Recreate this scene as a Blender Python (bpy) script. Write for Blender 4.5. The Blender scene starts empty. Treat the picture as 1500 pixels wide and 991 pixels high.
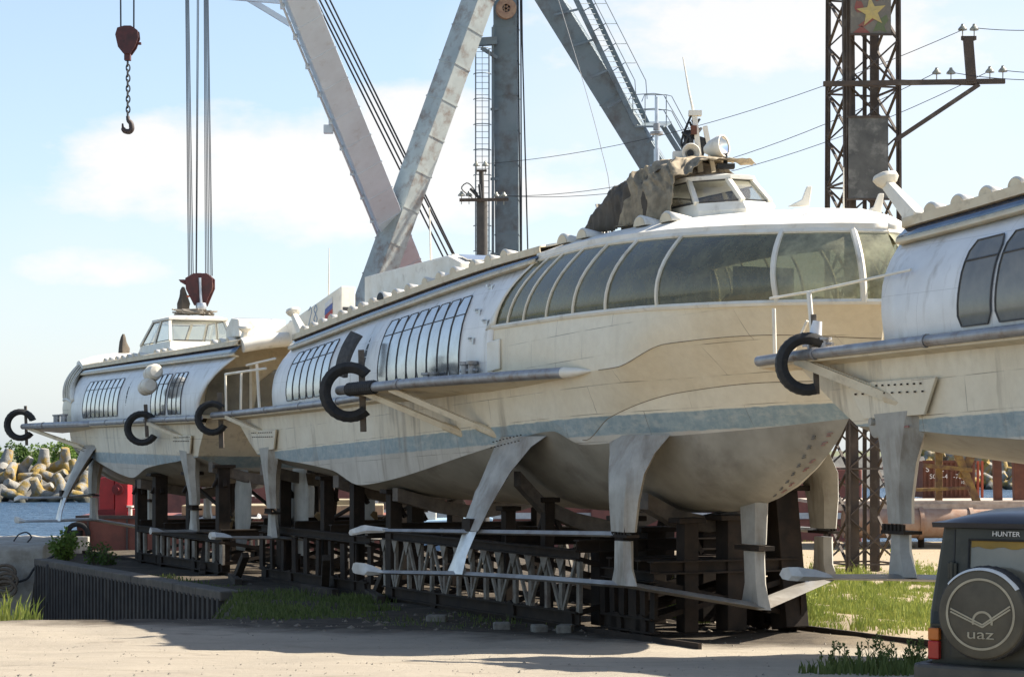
import bpy, math, random
from mathutils import Vector, Matrix
R = math.radians
rnd = random.Random(7)
scene = bpy.context.scene
col = scene.collection

# ------------------------------------------------------------------ camera
HC = 3.2
cam_d = bpy.data.cameras.new('camera')
cam = bpy.data.objects.new('camera', cam_d)
col.objects.link(cam)
cam.location = (0, 0, HC)
cam.rotation_euler = (R(90), 0, 0)
cam_d.sensor_width = 36.0
cam_d.lens = 36.0 * 3000 / 1500
cam_d.shift_y = (660 - 495.5) / 1500
cam_d.clip_start = 0.5
cam_d.clip_end = 20000
scene.camera = cam

# ------------------------------------------------------------------ light
SUN = Vector((0.69, 0.20, 0.70)).normalized()
EL = math.asin(SUN.z)
world = bpy.data.worlds.new('World')
scene.world = world
world.use_nodes = True
SKY_STRENGTH = 0.085
sun_d = bpy.data.lights.new('sun', 'SUN')
sun_d.energy = 5.0
sun_d.angle = R(0.5)
sun_d.color = (1.0, 0.93, 0.82)
sun = bpy.data.objects.new('sun', sun_d)
col.objects.link(sun)
sun.rotation_euler = SUN.to_track_quat('Z', 'Y').to_euler()
scene.view_settings.view_transform = 'Standard'
scene.view_settings.look = 'None'
scene.view_settings.gamma = 1
scene.view_settings.exposure = 1.25
scene.view_settings.use_curve_mapping = False
scene.cycles.max_bounces = 8
scene.cycles.transparent_max_bounces = 12
scene.cycles.caustics_reflective = False
scene.cycles.caustics_refractive = False


def world_nodes():
    nt = world.node_tree
    N, L = nt.nodes, nt.links
    N.clear()
    out = N.new('ShaderNodeOutputWorld')
    bg = N.new('ShaderNodeBackground')
    bg.inputs[1].default_value = SKY_STRENGTH
    sky = N.new('ShaderNodeTexSky')
    sky.sky_type = 'NISHITA'
    sky.sun_disc = False
    sky.sun_elevation = EL
    sky.sun_rotation = math.atan2(SUN.x, SUN.y)
    sky.air_density = 1.0
    sky.dust_density = 1.2
    sky.ozone_density = 1.5
    tc = N.new('ShaderNodeTexCoord')
    sep = N.new('ShaderNodeSeparateXYZ')
    L.new(tc.outputs['Generated'], sep.inputs[0])

    def M(op, a, b=None, clamp=False):
        n = N.new('ShaderNodeMath')
        n.operation = op
        n.use_clamp = clamp
        for i, v in enumerate((a, b)):
            if v is None:
                continue
            if isinstance(v, (int, float)):
                n.inputs[i].default_value = v
            else:
                L.new(v, n.inputs[i])
        return n.outputs[0]
    ay = M('MAXIMUM', M('ABSOLUTE', sep.outputs[1]), 0.12)
    px = M('DIVIDE', sep.outputs[0], ay)
    pz = M('DIVIDE', sep.outputs[2], ay)
    cv = N.new('ShaderNodeCombineXYZ')
    L.new(px, cv.inputs[0])
    L.new(M('MULTIPLY', pz, 2.0), cv.inputs[1])

    def noise(scale, detail, rough, off):
        mp = N.new('ShaderNodeVectorMath')
        mp.operation = 'ADD'
        L.new(cv.outputs[0], mp.inputs[0])
        mp.inputs[1].default_value = off
        n = N.new('ShaderNodeTexNoise')
        n.inputs['Scale'].default_value = scale
        n.inputs['Detail'].default_value = detail
        n.inputs['Roughness'].default_value = rough
        L.new(mp.outputs[0], n.inputs['Vector'])
        return n.outputs['Fac']
    n1 = noise(14, 8, .6, (3.1, 1.7, 0))
    n2 = noise(3.4, 5, .55, (9.3, 4.2, 0))

    def blob(cx, cz, rx, rz):
        a = M('POWER', M('DIVIDE', M('ABSOLUTE', M('SUBTRACT', px, cx)), rx), 2.0)
        b = M('POWER', M('DIVIDE', M('ABSOLUTE', M('SUBTRACT', pz, cz)), rz), 2.0)
        return M('SUBTRACT', 1.0, M('ADD', a, b))
    # cumulus bank low in the view, with a firm edge and ragged top
    b1 = blob(-0.085, 0.135, 0.135, 0.036)
    b1 = M('MAXIMUM', b1, blob(-0.175, 0.142, 0.045, 0.021))
    b1 = M('MAXIMUM', b1, blob(-0.055, 0.152, 0.05, 0.027))
    b1 = M('MAXIMUM', b1, M('SUBTRACT', blob(-0.205, 0.09, 0.06, 0.012), 0.25))
    b1 = M('MAXIMUM', b1, M('SUBTRACT', blob(0.13, 0.205, 0.14, 0.05), 0.35))
    d1 = M('ADD', b1, M('MULTIPLY', M('SUBTRACT', n1, 0.5), 3.0))
    c1 = M('MULTIPLY', M('ADD', d1, 0.15), 1.3, clamp=True)
    # thin hazy veil over the right part and close to the horizon
    b2 = M('MAXIMUM', blob(0.19, 0.16, 0.22, 0.13), blob(-0.02, 0.05, 0.6, 0.07))
    d2 = M('ADD', M('MULTIPLY', b2, 0.55), M('MULTIPLY', M('SUBTRACT', n2, 0.45), 1.6))
    c2 = M('MULTIPLY', M('ADD', d2, 0.08), 1.1, clamp=True)
    # broken cloud over the rest of the sky (seen only in reflections)
    n3 = noise(1.7, 7, .6, (1.3, 8.8, 2.0))
    c3 = M('MULTIPLY', M('SUBTRACT', n3, 0.56), 3.0, clamp=True)
    back = M('LESS_THAN', sep.outputs[1], 0.12)
    c3 = M('MULTIPLY', c3, back)
    c = M('MAXIMUM', M('MAXIMUM', c1, M('MULTIPLY', c2, 0.5)), M('MULTIPLY', c3, 0.45))
    veil = N.new('ShaderNodeMix')
    veil.data_type = 'RGBA'
    L.new(M('MULTIPLY', M('SUBTRACT', 1.0, M('MULTIPLY', sep.outputs[2], 1.9), clamp=True), 0.46), veil.inputs[0])
    L.new(sky.outputs[0], veil.inputs[6])
    veil.inputs[7].default_value = (4.2, 5.1, 6.0, 1)
    mix = N.new('ShaderNodeMix')
    mix.data_type = 'RGBA'
    L.new(M('MULTIPLY', c, 0.8), mix.inputs[0])
    L.new(veil.outputs[2], mix.inputs[6])
    mix.inputs[7].default_value = (5.35, 5.1, 4.85, 1)
    L.new(mix.outputs[2], bg.inputs[0])
    L.new(bg.outputs[0], out.inputs[0])


world_nodes()

# ------------------------------------------------------------------ materials
MATS = {}


def hexlin(r, g, b):
    f = lambda c: c / 12.92 if c <= .04045 else ((c + .055) / 1.055) ** 2.4
    return (f(r / 255), f(g / 255), f(b / 255), 1)


def nodemat(name):
    m = bpy.data.materials.new(name)
    m.use_nodes = True
    nt = m.node_tree
    b = nt.nodes['Principled BSDF']
    return m, nt, b


def tex_noise(nt, coord, scale, detail=5, rough=.55, stretch=None):
    N, L = nt.nodes, nt.links
    n = N.new('ShaderNodeTexNoise')
    n.inputs['Scale'].default_value = scale
    n.inputs['Detail'].default_value = detail
    n.inputs['Roughness'].default_value = rough
    if stretch:
        mp = N.new('ShaderNodeMapping')
        mp.inputs['Scale'].default_value = stretch
        L.new(coord, mp.inputs[0])
        coord = mp.outputs[0]
    L.new(coord, n.inputs['Vector'])
    return n.outputs['Fac']


def ramp(nt, fac, lo, hi):
    n = nt.nodes.new('ShaderNodeMapRange')
    n.inputs[1].default_value = lo
    n.inputs[2].default_value = hi
    nt.links.new(fac, n.inputs[0])
    return n.outputs[0]


def mixc(nt, fac, a, b, blend='MIX'):
    n = nt.nodes.new('ShaderNodeMix')
    n.data_type = 'RGBA'
    n.blend_type = blend
    for i, v in ((0, fac), (6, a), (7, b)):
        if isinstance(v, (int, float)):
            n.inputs[i].default_value = v
        elif isinstance(v, tuple):
            n.inputs[i].default_value = v if len(v) == 4 else (*v, 1)
        else:
            nt.links.new(v, n.inputs[i])
    return n.outputs[2]


def mth(nt, op, a, b=0.0, clamp=False):
    n = nt.nodes.new('ShaderNodeMath')
    n.operation = op
    n.use_clamp = clamp
    for i, v in enumerate((a, b)):
        if isinstance(v, (int, float)):
            n.inputs[i].default_value = v
        else:
            nt.links.new(v, n.inputs[i])
    return n.outputs[0]


def bump(nt, b, height, strength=.3, dist=.02):
    n = nt.nodes.new('ShaderNodeBump')
    n.inputs['Strength'].default_value = strength
    n.inputs['Distance'].default_value = dist
    nt.links.new(height, n.inputs['Height'])
    nt.links.new(n.outputs[0], b.inputs['Normal'])


def M(name, c1, c2=None, rough=.6, metal=0.0, scale=3.0, stain=None, stain_amt=.5, stain_scale=1.2,
      streak=False, bmp=.15, bscale=30, spec=.5, lo=.35, hi=.65):
    """Two-tone procedural surface with optional stains (rust, dirt) and fine bump."""
    if name in MATS:
        return MATS[name]
    m, nt, b = nodemat(name)
    tc = nt.nodes.new('ShaderNodeTexCoord').outputs['Object']
    c2 = c2 or tuple(x * .8 for x in c1)
    f = ramp(nt, tex_noise(nt, tc, scale, 6, .6), lo, hi)
    c = mixc(nt, f, c1, c2)
    if stain:
        s = tex_noise(nt, tc, stain_scale, 7, .65, (1, 1, .18) if streak else None)
        s = ramp(nt, s, .62 - .22 * stain_amt, .70)
        c = mixc(nt, mth(nt, 'MULTIPLY', s, min(1, stain_amt * 1.3)), c, stain)
    nt.links.new(c, b.inputs['Base Color'])
    b.inputs['Roughness'].default_value = rough
    b.inputs['Metallic'].default_value = metal
    b.inputs['Specular IOR Level'].default_value = spec
    if bmp:
        bump(nt, b, tex_noise(nt, tc, bscale, 4, .6), bmp, .01)
    MATS[name] = m
    return m


def hull_mat(name, za, zb, band=.42):
    """Cream topsides, blue boot stripe between za+zb*u and that minus the band, pale grey bottom."""
    m, nt, b = nodemat(name)
    N, L = nt.nodes, nt.links
    tc = N.new('ShaderNodeTexCoord').outputs['Object']
    sep = N.new('ShaderNodeSeparateXYZ')
    L.new(tc, sep.inputs[0])
    wob = mth(nt, 'MULTIPLY', mth(nt, 'SUBTRACT', tex_noise(nt, tc, 3.0, 5), .5), .06)
    line = mth(nt, 'ADD', mth(nt, 'MULTIPLY', sep.outputs[0], zb), za)
    d = mth(nt, 'ADD', mth(nt, 'SUBTRACT', sep.outputs[2], line), wob)
    up = ramp(nt, d, -.01, .01)
    lo = ramp(nt, mth(nt, 'ADD', d, band), -.015, .015)
    n1 = ramp(nt, tex_noise(nt, tc, .8, 6, .6), .35, .68)
    n2 = ramp(nt, tex_noise(nt, tc, 5, 6, .65), .4, .65)
    cream = mixc(nt, n1, (.80, .725, .565), (.72, .63, .465))
    cream = mixc(nt, mth(nt, 'MULTIPLY', n2, .18), cream, (.50, .42, .30))
    blue = mixc(nt, n2, (.24, .315, .335), (.35, .41, .41))
    wear = ramp(nt, tex_noise(nt, tc, 1.7, 8, .75, (1, 1, 2.5)), .50, .66)
    blue = mixc(nt, mth(nt, 'MULTIPLY', wear, .55), blue, (.56, .55, .48))
    grey = mixc(nt, n1, (.60, .56, .48), (.46, .42, .35))
    c = mixc(nt, lo, grey, blue)
    c = mixc(nt, up, c, cream)
    # run-off streaks and scuffs
    st = ramp(nt, tex_noise(nt, tc, 2.2, 6, .6, (1.0, 1.0, .07)), .545, .72)
    st = mth(nt, 'MULTIPLY', st, mth(nt, 'ADD', ramp(nt, sep.outputs[0], 26, 21), .22))
    c = mixc(nt, mth(nt, 'MULTIPLY', st, .5), c, (.20, .15, .10))
    sc = ramp(nt, tex_noise(nt, tc, 1.4, 8, .75), .66, .72)
    c = mixc(nt, mth(nt, 'MULTIPLY', sc, .22), c, (.25, .19, .12))
    # brown scum creeping down from the guard and up from the stripe
    gd = mth(nt, 'MULTIPLY', ramp(nt, mth(nt, 'ADD', sep.outputs[2], mth(nt, 'MULTIPLY', tex_noise(nt, tc, 3.0, 5, .65, (1, 1, .15)), 1.5)), 4.75, 5.45), ramp(nt, sep.outputs[0], 22.5, 20.5))
    c = mixc(nt, mth(nt, 'MULTIPLY', gd, .34), c, (.34, .25, .13))
    # welded plate seams
    cmb = N.new('ShaderNodeCombineXYZ')
    L.new(sep.outputs[0], cmb.inputs[0])
    L.new(mth(nt, 'ADD', sep.outputs[2], mth(nt, 'MULTIPLY', sep.outputs[0], -zb)), cmb.inputs[1])
    br = N.new('ShaderNodeTexBrick')
    L.new(cmb.outputs[0], br.inputs['Vector'])
    br.inputs['Scale'].default_value = 1
    br.inputs['Brick Width'].default_value = 2.7
    br.inputs['Row Height'].default_value = .62
    br.inputs['Mortar Size'].default_value = .008
    br.inputs['Mortar Smooth'].default_value = .3
    seam = br.outputs['Fac']
    gate = ramp(nt, tex_noise(nt, tc, .9, 3), .42, .62)
    c = mixc(nt, mth(nt, 'MULTIPLY', mth(nt, 'MULTIPLY', seam, gate), .8), c, (.16, .12, .08))
    L.new(c, b.inputs['Base Color'])
    b.inputs['Roughness'].default_value = .42
    b.inputs['Specular IOR Level'].default_value = .45
    h = mth(nt, 'ADD', mth(nt, 'MULTIPLY', seam, -.6), mth(nt, 'MULTIPLY', tex_noise(nt, tc, 1.1, 3), 3.0))
    bump(nt, b, h, .35, .02)
    return m


def cabin_mat():
    m, nt, b = nodemat('silver_white_cabin_paint')
    N, L = nt.nodes, nt.links
    tc = N.new('ShaderNodeTexCoord').outputs['Object']
    n1 = ramp(nt, tex_noise(nt, tc, 1.0, 6, .6), .35, .65)
    c = mixc(nt, n1, (.80, .79, .76), (.68, .67, .64))
    st = ramp(nt, tex_noise(nt, tc, 3.0, 6, .6, (1, 1, .12)), .54, .72)
    c = mixc(nt, mth(nt, 'MULTIPLY', st, .5), c, (.30, .25, .18))
    sep = N.new('ShaderNodeSeparateXYZ')
    L.new(tc, sep.inputs[0])
    cmb = N.new('ShaderNodeCombineXYZ')
    L.new(sep.outputs[0], cmb.inputs[0])
    L.new(sep.outputs[2], cmb.inputs[1])
    br = N.new('ShaderNodeTexBrick')
    L.new(cmb.outputs[0], br.inputs['Vector'])
    br.inputs['Scale'].default_value = 1
    br.inputs['Brick Width'].default_value = 2.1
    br.inputs['Row Height'].default_value = .9
    br.inputs['Mortar Size'].default_value = .006
    c = mixc(nt, mth(nt, 'MULTIPLY', br.outputs['Fac'], .3), c, (.25, .23, .2))
    L.new(c, b.inputs['Base Color'])
    b.inputs['Roughness'].default_value = .4
    b.inputs['Metallic'].default_value = .06
    bump(nt, b, mth(nt, 'ADD', mth(nt, 'MULTIPLY', br.outputs['Fac'], -.4), mth(nt, 'MULTIPLY', tex_noise(nt, tc, 1.6, 3), 2.0)), .25, .02)
    return m


def glass_mat(name, tint, dust, dustcol, rough=.03, refl=.07):
    """Dusty see-through pane: tinted transparency, fresnel reflection and a film of dust."""
    m, nt, b = nodemat(name)
    N, L = nt.nodes, nt.links
    out = N['Material Output']
    tc = N.new('ShaderNodeTexCoord').outputs['Object']
    tr = N.new('ShaderNodeBsdfTransparent')
    tr.inputs[0].default_value = (*tint, 1)
    gl = N.new('ShaderNodeBsdfGlossy')
    gl.inputs['Roughness'].default_value = rough
    gl.inputs[0].default_value = (.95, .97, 1, 1)
    ge = N.new('ShaderNodeNewGeometry')
    dt = N.new('ShaderNodeVectorMath')
    dt.operation = 'DOT_PRODUCT'
    L.new(ge.outputs['Normal'], dt.inputs[0])
    L.new(ge.outputs['Incoming'], dt.inputs[1])
    fr = mth(nt, 'ADD', mth(nt, 'MULTIPLY', mth(nt, 'POWER', mth(nt, 'SUBTRACT', 1.0, mth(nt, 'ABSOLUTE', dt.outputs['Value'])), 4.0), .9), refl)
    mx = N.new('ShaderNodeMixShader')
    L.new(fr, mx.inputs[0])
    L.new(tr.outputs[0], mx.inputs[1])
    L.new(gl.outputs[0], mx.inputs[2])
    df = N.new('ShaderNodeBsdfDiffuse')
    df.inputs[0].default_value = (*dustcol, 1)
    tl = N.new('ShaderNodeBsdfTranslucent')
    tl.inputs[0].default_value = (*dustcol, 1)
    dm = N.new('ShaderNodeMixShader')
    dm.inputs[0].default_value = .2
    L.new(df.outputs[0], dm.inputs[1])
    L.new(tl.outputs[0], dm.inputs[2])
    m2 = N.new('ShaderNodeMixShader')
    f = ramp(nt, tex_noise(nt, tc, 2.2, 8, .7), .3, .72)
    L.new(mth(nt, 'MULTIPLY', mth(nt, 'ADD', mth(nt, 'MULTIPLY', f, .8), .35), dust), m2.inputs[0])
    L.new(mx.outputs[0], m2.inputs[1])
    L.new(dm.outputs[0], m2.inputs[2])
    L.new(m2.outputs[0], out.inputs[0])
    return m


def mirror_pane_mat():
    m, nt, b = nodemat('silver_film_pane')
    tc = nt.nodes.new('ShaderNodeTexCoord').outputs['Object']
    c = mixc(nt, ramp(nt, tex_noise(nt, tc, 2, 6, .65), .35, .7), (.60, .61, .62), (.46, .46, .455))
    nt.links.new(c, b.inputs['Base Color'])
    b.inputs['Metallic'].default_value = .8
    b.inputs['Roughness'].default_value = .16
    bump(nt, b, tex_noise(nt, tc, .9, 1), .12, .03)
    return m


CABIN = cabin_mat()
PANE_SILVER = mirror_pane_mat()
PANE_DARK = M('dark_tinted_pane', (.13, .122, .10), (.20, .18, .14), rough=.08, spec=.9, scale=2, bmp=.0)
GLASS_BOW = glass_mat('dusty_bow_glass', (.44, .44, .33), .42, (.40, .385, .25), rough=.07, refl=.06)
GLASS_FRONT = glass_mat('glare_hazed_front_glass', (.5, .5, .38), .72, (.50, .485, .33), rough=.10, refl=.07)  # dust film made thicker and paler to imitate sun glare
GLASS_WH = glass_mat('wheelhouse_glass', (.72, .75, .74), .12, (.6, .58, .5))
RUBBER_SEAL = M('black_window_seal', (.05, .048, .045), (.09, .085, .08), rough=.6, bmp=0)
WHITE = M('weathered_white_paint', (.80, .76, .66), (.70, .64, .52), rough=.45, scale=1.6, stain=(.24, .18, .11), stain_amt=.28, stain_scale=2.5)
ROOFW = M('roof_white_paint', (.80, .77, .70), (.70, .65, .55), rough=.5, scale=1.2, stain=(.30, .24, .16), stain_amt=.3, stain_scale=3)
CREAM = M('cream_trim_paint', (.70, .60, .42), (.62, .50, .33), rough=.5, scale=2, stain=(.25, .18, .1), stain_amt=.35, stain_scale=2.5)
ALU = M('bare_aluminium', (.62, .63, .64), (.48, .49, .50), rough=.36, metal=.75, scale=4, stain=(.2, .17, .13), stain_amt=.3)
PIPE = M('weathered_grey_pipe', (.36, .36, .37), (.27, .26, .25), rough=.38, metal=.4, scale=3, stain=(.16, .10, .06), stain_amt=.5, stain_scale=4)
BANDM = M('dark_blue_clerestory', (.10, .14, .20), (.16, .20, .26), rough=.12, metal=.5, scale=2, bmp=0)
STRUT = M('strut_grey_white_paint', (.44, .415, .36), (.29, .27, .23), rough=.45, scale=1.5, stain=(.16, .12, .08), stain_amt=.55, stain_scale=2, streak=True)
FOILM = M('dull_foil_metal', (.42, .40, .36), (.30, .28, .25), rough=.42, metal=.4, scale=2, stain=(.17, .12, .08), stain_amt=.4)
FOILTIP = M('white_foil_tip', (.60, .58, .53), (.44, .42, .38), rough=.4, scale=3)
TYRE = M('old_black_rubber', (.018, .018, .018), (.035, .033, .03), rough=.75, scale=6, bmp=.3, bscale=60)
WOODD = M('grey_weathered_wood', (.16, .13, .10), (.09, .075, .06), rough=.8, scale=4, bmp=.4)
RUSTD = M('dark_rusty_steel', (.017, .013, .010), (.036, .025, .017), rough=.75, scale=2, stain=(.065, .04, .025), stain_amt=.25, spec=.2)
TROLLEYP = M('pale_flaking_trolley_paint', (.27, .245, .20), (.15, .13, .10), rough=.75, scale=3, stain=(.10, .06, .04), stain_amt=.6, stain_scale=2)
RUST = M('red_brown_rust', (.15, .055, .03), (.10, .04, .025), rough=.8, scale=3, stain=(.25, .10, .05), stain_amt=.3)
CRANEG = M('grey_green_crane_paint', (.44, .47, .44), (.35, .38, .36), rough=.55, scale=.8, stain=(.17, .09, .05), stain_amt=.6, stain_scale=1.3)
CRANEB = M('blue_grey_crane_paint', (.13, .17, .185), (.17, .205, .22), rough=.55, scale=.5, stain=(.075, .06, .05), stain_amt=.6, stain_scale=.9)
CRANEC = M('pale_grey_boom_paint', (.62, .69, .74), (.54, .59, .63), rough=.6, scale=.6, stain=(.30, .24, .18), stain_amt=.22, stain_scale=1.6)
CABLE = M('dark_steel_cable', (.03, .03, .033), (.045, .045, .045), rough=.5, metal=.3, bmp=0)
HOOKM = M('maroon_hook_block_paint', (.10, .028, .025), (.065, .022, .02), rough=.6, scale=4, stain=(.03, .02, .018), stain_amt=.5)
TOWERM = M('rusty_brown_lattice_steel', (.085, .06, .042), (.055, .042, .033), rough=.75, scale=2, stain=(.22, .19, .15), stain_amt=.35, stain_scale=1.5)
TARPD = M('dark_tarpaulin', (.07, .056, .04), (.115, .092, .065), rough=.85, scale=2.5, bmp=.4, bscale=14)
TARPL = M('sun_bleached_tarpaulin', (.37, .30, .20), (.20, .16, .105), rough=.85, scale=3.5, bmp=.4, bscale=14)
BLACK = M('black_paint', (.015, .015, .015), (.03, .03, .03), rough=.6, bmp=0)
CHROME = M('lamp_reflector', (.85, .86, .88), (.75, .76, .78), rough=.08, metal=1, bmp=0)
CONC = M('pale_old_concrete', (.42, .39, .33), (.30, .27, .22), rough=.9, scale=1.5, stain=(.13, .11, .08), stain_amt=.45, stain_scale=1.2, bmp=.5)
SHEET = M('dark_sheet_pile_steel', (.022, .019, .017), (.05, .042, .035), rough=.8, scale=1.5, stain=(.13, .11, .085), stain_amt=.3, stain_scale=1.6, streak=True)
REDP = M('bright_red_paint', (.50, .03, .035), (.38, .025, .03), rough=.45, scale=2, stain=(.16, .04, .03), stain_amt=.3)
BARGE = M('faded_red_oxide_hull', (.27, .085, .055), (.20, .065, .045), rough=.6, scale=1.5, stain=(.12, .05, .035), stain_amt=.4)
YWOOD = M('ochre_rusty_timber', (.30, .19, .05), (.12, .06, .035), rough=.8, scale=2.5, stain=(.09, .04, .03), stain_amt=.6, stain_scale=2)
BIGPIPE = M('rusty_sandy_pipeline', (.34, .25, .19), (.27, .15, .09), rough=.7, scale=1.5, stain=(.20, .08, .04), stain_amt=.5, stain_scale=1.2)
PLANKM = M('sun_bleached_plank', (.50, .42, .34), (.36, .28, .22), rough=.8, scale=3)
TEXTW = M('white_lettering', (.75, .74, .70), (.65, .64, .6), rough=.5, bmp=0)
DARKIN = M('dark_cabin_interior', (.14, .135, .105), (.20, .19, .15), rough=.8, scale=1.5, bmp=0)
SEATM = M('olive_seat_fabric', (.20, .185, .13), (.14, .13, .1), rough=.85, scale=3)
MARKR = M('red_draught_marks', (.26, .10, .08), (.33, .2, .16), rough=.6, bmp=0)
MARKB = M('black_draught_marks', (.09, .085, .075), (.15, .14, .12), rough=.6, bmp=0)
INSUL = M('glazed_insulator', (.32, .31, .24), (.22, .21, .17), rough=.2, bmp=0)
FLAGM = {k: M('flag_' + k, c, tuple(x * .85 for x in c), rough=.6, bmp=0) for k, c in
         dict(white=(.7, .7, .7), blue=(.08, .12, .35), red=(.4, .05, .05)).items()}


# ------------------------------------------------------------------ mesh builder
class MB:
    def __init__(s):
        s.v, s.f, s.mi = [], [], []
        s.cur = 0

    def add(s, vs, fs):
        o = len(s.v)
        s.v += [tuple(p) for p in vs]
        for f in fs:
            s.f.append(tuple(i + o for i in f))
            s.mi.append(s.cur)

    def box(s, c, d, rot=None):
        c = Vector(c)
        h = [x / 2 for x in d]
        vs = []
        for x in (-1, 1):
            for y in (-1, 1):
                for z in (-1, 1):
                    p = Vector((x * h[0], y * h[1], z * h[2]))
                    vs.append((rot @ p if rot else p) + c)
        s.add(vs, [(0, 1, 3, 2), (4, 6, 7, 5), (0, 4, 5, 1), (2, 3, 7, 6), (0, 2, 6, 4), (1, 5, 7, 3)])

    def bar(s, p, q, w, h, up=(0, 0, 1), w2=None, h2=None):
        p, q = Vector(p), Vector(q)
        d = (q - p)
        if d.length < 1e-6:
            return
        d.normalize()
        upv = Vector(up)
        a = d.cross(upv)
        if a.length < 1e-4:
            a = d.cross(Vector((1, 0, 0)))
        a.normalize()
        b = a.cross(d)
        w2, h2 = w2 or w, h2 or h
        vs = []
        for c, ww, hh in ((p, w, h), (q, w2, h2)):
            vs += [c - a * ww / 2 - b * hh / 2, c + a * ww / 2 - b * hh / 2, c + a * ww / 2 + b * hh / 2, c - a * ww / 2 + b * hh / 2]
        s.add(vs, [(3, 2, 1, 0), (4, 5, 6, 7), (0, 1, 5, 4), (1, 2, 6, 5), (2, 3, 7, 6), (3, 0, 4, 7)])

    def ibeam(s, p, q, w, h, t, up=(0, 0, 1)):
        p, q = Vector(p), Vector(q)
        d = (q - p).normalized()
        a = d.cross(Vector(up)).normalized()
        b = a.cross(d)
        s.bar(p + b * (h / 2 - t / 2), q + b * (h / 2 - t / 2), w, t, up)
        s.bar(p - b * (h / 2 - t / 2), q - b * (h / 2 - t / 2), w, t, up)
        s.bar(p, q, t, h - 2 * t, up)

    def tube(s, pts, r, n=10, caps=True):
        pts = [Vector(p) for p in pts]
        rs = r if isinstance(r, (list, tuple)) else [r] * len(pts)
        vs, fs = [], []
        prev = None
        for i, p in enumerate(pts):
            d = (pts[min(i + 1, len(pts) - 1)] - pts[max(i - 1, 0)])
            d.normalize()
            if prev is None:
                a = d.cross(Vector((0, 0, 1)))
                if a.length < 1e-3:
                    a = d.cross(Vector((1, 0, 0)))
            else:
                a = prev - d * prev.dot(d)
            a.normalize()
            prev = a
            b = d.cross(a)
            for k in range(n):
                t = 2 * math.pi * k / n
                vs.append(p + (a * math.cos(t) + b * math.sin(t)) * rs[i])
        for i in range(len(pts) - 1):
            for k in range(n):
                k2 = (k + 1) % n
                fs.append((i * n + k, (i + 1) * n + k, (i + 1) * n + k2, i * n + k2))
        if caps:
            fs.append(tuple(range(n)))
            fs.append(tuple(reversed(range((len(pts) - 1) * n, len(pts) * n))))
        s.add(vs, fs)

    def grid(s, rows, closed=False):
        n = len(rows[0])
        vs = [p for r in rows for p in r]
        fs = []
        for i in range(len(rows) - 1):
            for k in range(n - 1 + (1 if closed else 0)):
                k2 = (k + 1) % n
                fs.append((i * n + k, i * n + k2, (i + 1) * n + k2, (i + 1) * n + k))
        s.add(vs, fs)

    def poly(s, pts, ext):
        """closed polygon pts extruded by vector ext"""
        n = len(pts)
        e = Vector(ext)
        vs = [Vector(p) for p in pts] + [Vector(p) + e for p in pts]
        fs = [tuple(range(n)), tuple(reversed(range(n, 2 * n)))]
        for i in range(n):
            j = (i + 1) % n
            fs.append((i, i + n, j + n, j))
        s.add(vs, fs)

    def lathe(s, prof, o, ax, n=20):
        """prof: list of (radius, distance along axis)"""
        o, ax = Vector(o), Vector(ax).normalized()
        a = ax.cross(Vector((0, 0, 1)))
        if a.length < 1e-3:
            a = Vector((1, 0, 0))
        a.normalize()
        b = ax.cross(a)
        rows = []
        for r, h in prof:
            rows.append([o + ax * h + (a * math.cos(2 * math.pi * k / n) + b * math.sin(2 * math.pi * k / n)) * max(r, 1e-4) for k in range(n)])
        s.grid(rows, closed=True)

    def build(s, name, mat, parent=None, smooth=None, solid=0, bev=0):
        me = bpy.data.meshes.new(name)
        me.from_pydata(s.v, [], s.f)
        mats = mat if isinstance(mat, (list, tuple)) else [mat]
        for m in mats:
            me.materials.append(m)
        if len(mats) > 1:
            me.polygons.foreach_set('material_index', s.mi)
        me.validate()
        me.update()
        if smooth:
            me.polygons.foreach_set('use_smooth', [True] * len(me.polygons))
            me.set_sharp_from_angle(angle=R(smooth))
        o = bpy.data.objects.new(name, me)
        col.objects.link(o)
        if parent is not None:
            o.parent = parent
        if solid:
            md = o.modifiers.new('thickness', 'SOLIDIFY')
            md.thickness = solid
            md.offset = 0
        if bev:
            md = o.modifiers.new('bevel', 'BEVEL')
            md.width = bev
            md.segments = 2
            md.limit_method = 'ANGLE'
        return o


def empty(name, loc=(0, 0, 0), rz=0, label=None, cat=None, group=None):
    o = bpy.data.objects.new(name, None)
    o.empty_display_size = .5
    o.location = loc
    o.rotation_euler = (0, 0, rz)
    col.objects.link(o)
    if label:
        tag(o, label, cat, group)
    return o


def tag(o, label=None, cat=None, group=None, kind=None):
    if label:
        o['label'] = label
    if cat:
        o['category'] = cat
    if group:
        o['group'] = group
    if kind:
        o['kind'] = kind
    return o


def copy_tree(o, parent=None):
    c = o.copy()
    col.objects.link(c)
    if parent is not None:
        c.parent = parent
    for ch in [x for x in bpy.data.objects if x.parent == o]:
        copy_tree(ch, c)
    return c


def W(x, y, Y):
    """photo pixel + distance -> world"""
    return Vector(((x - 750) * Y / 3000, Y, HC - (y - 660) * Y / 3000))


def gz(Y):
    """ground height by distance"""
    if Y > 45:
        return -.95 - .4 * min(1.5, (Y - 45) / 35)
    if Y > 43:
        return -.95
    t = min(1, (43 - Y) / 22)
    return -.95 + 1.6 * t


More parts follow.
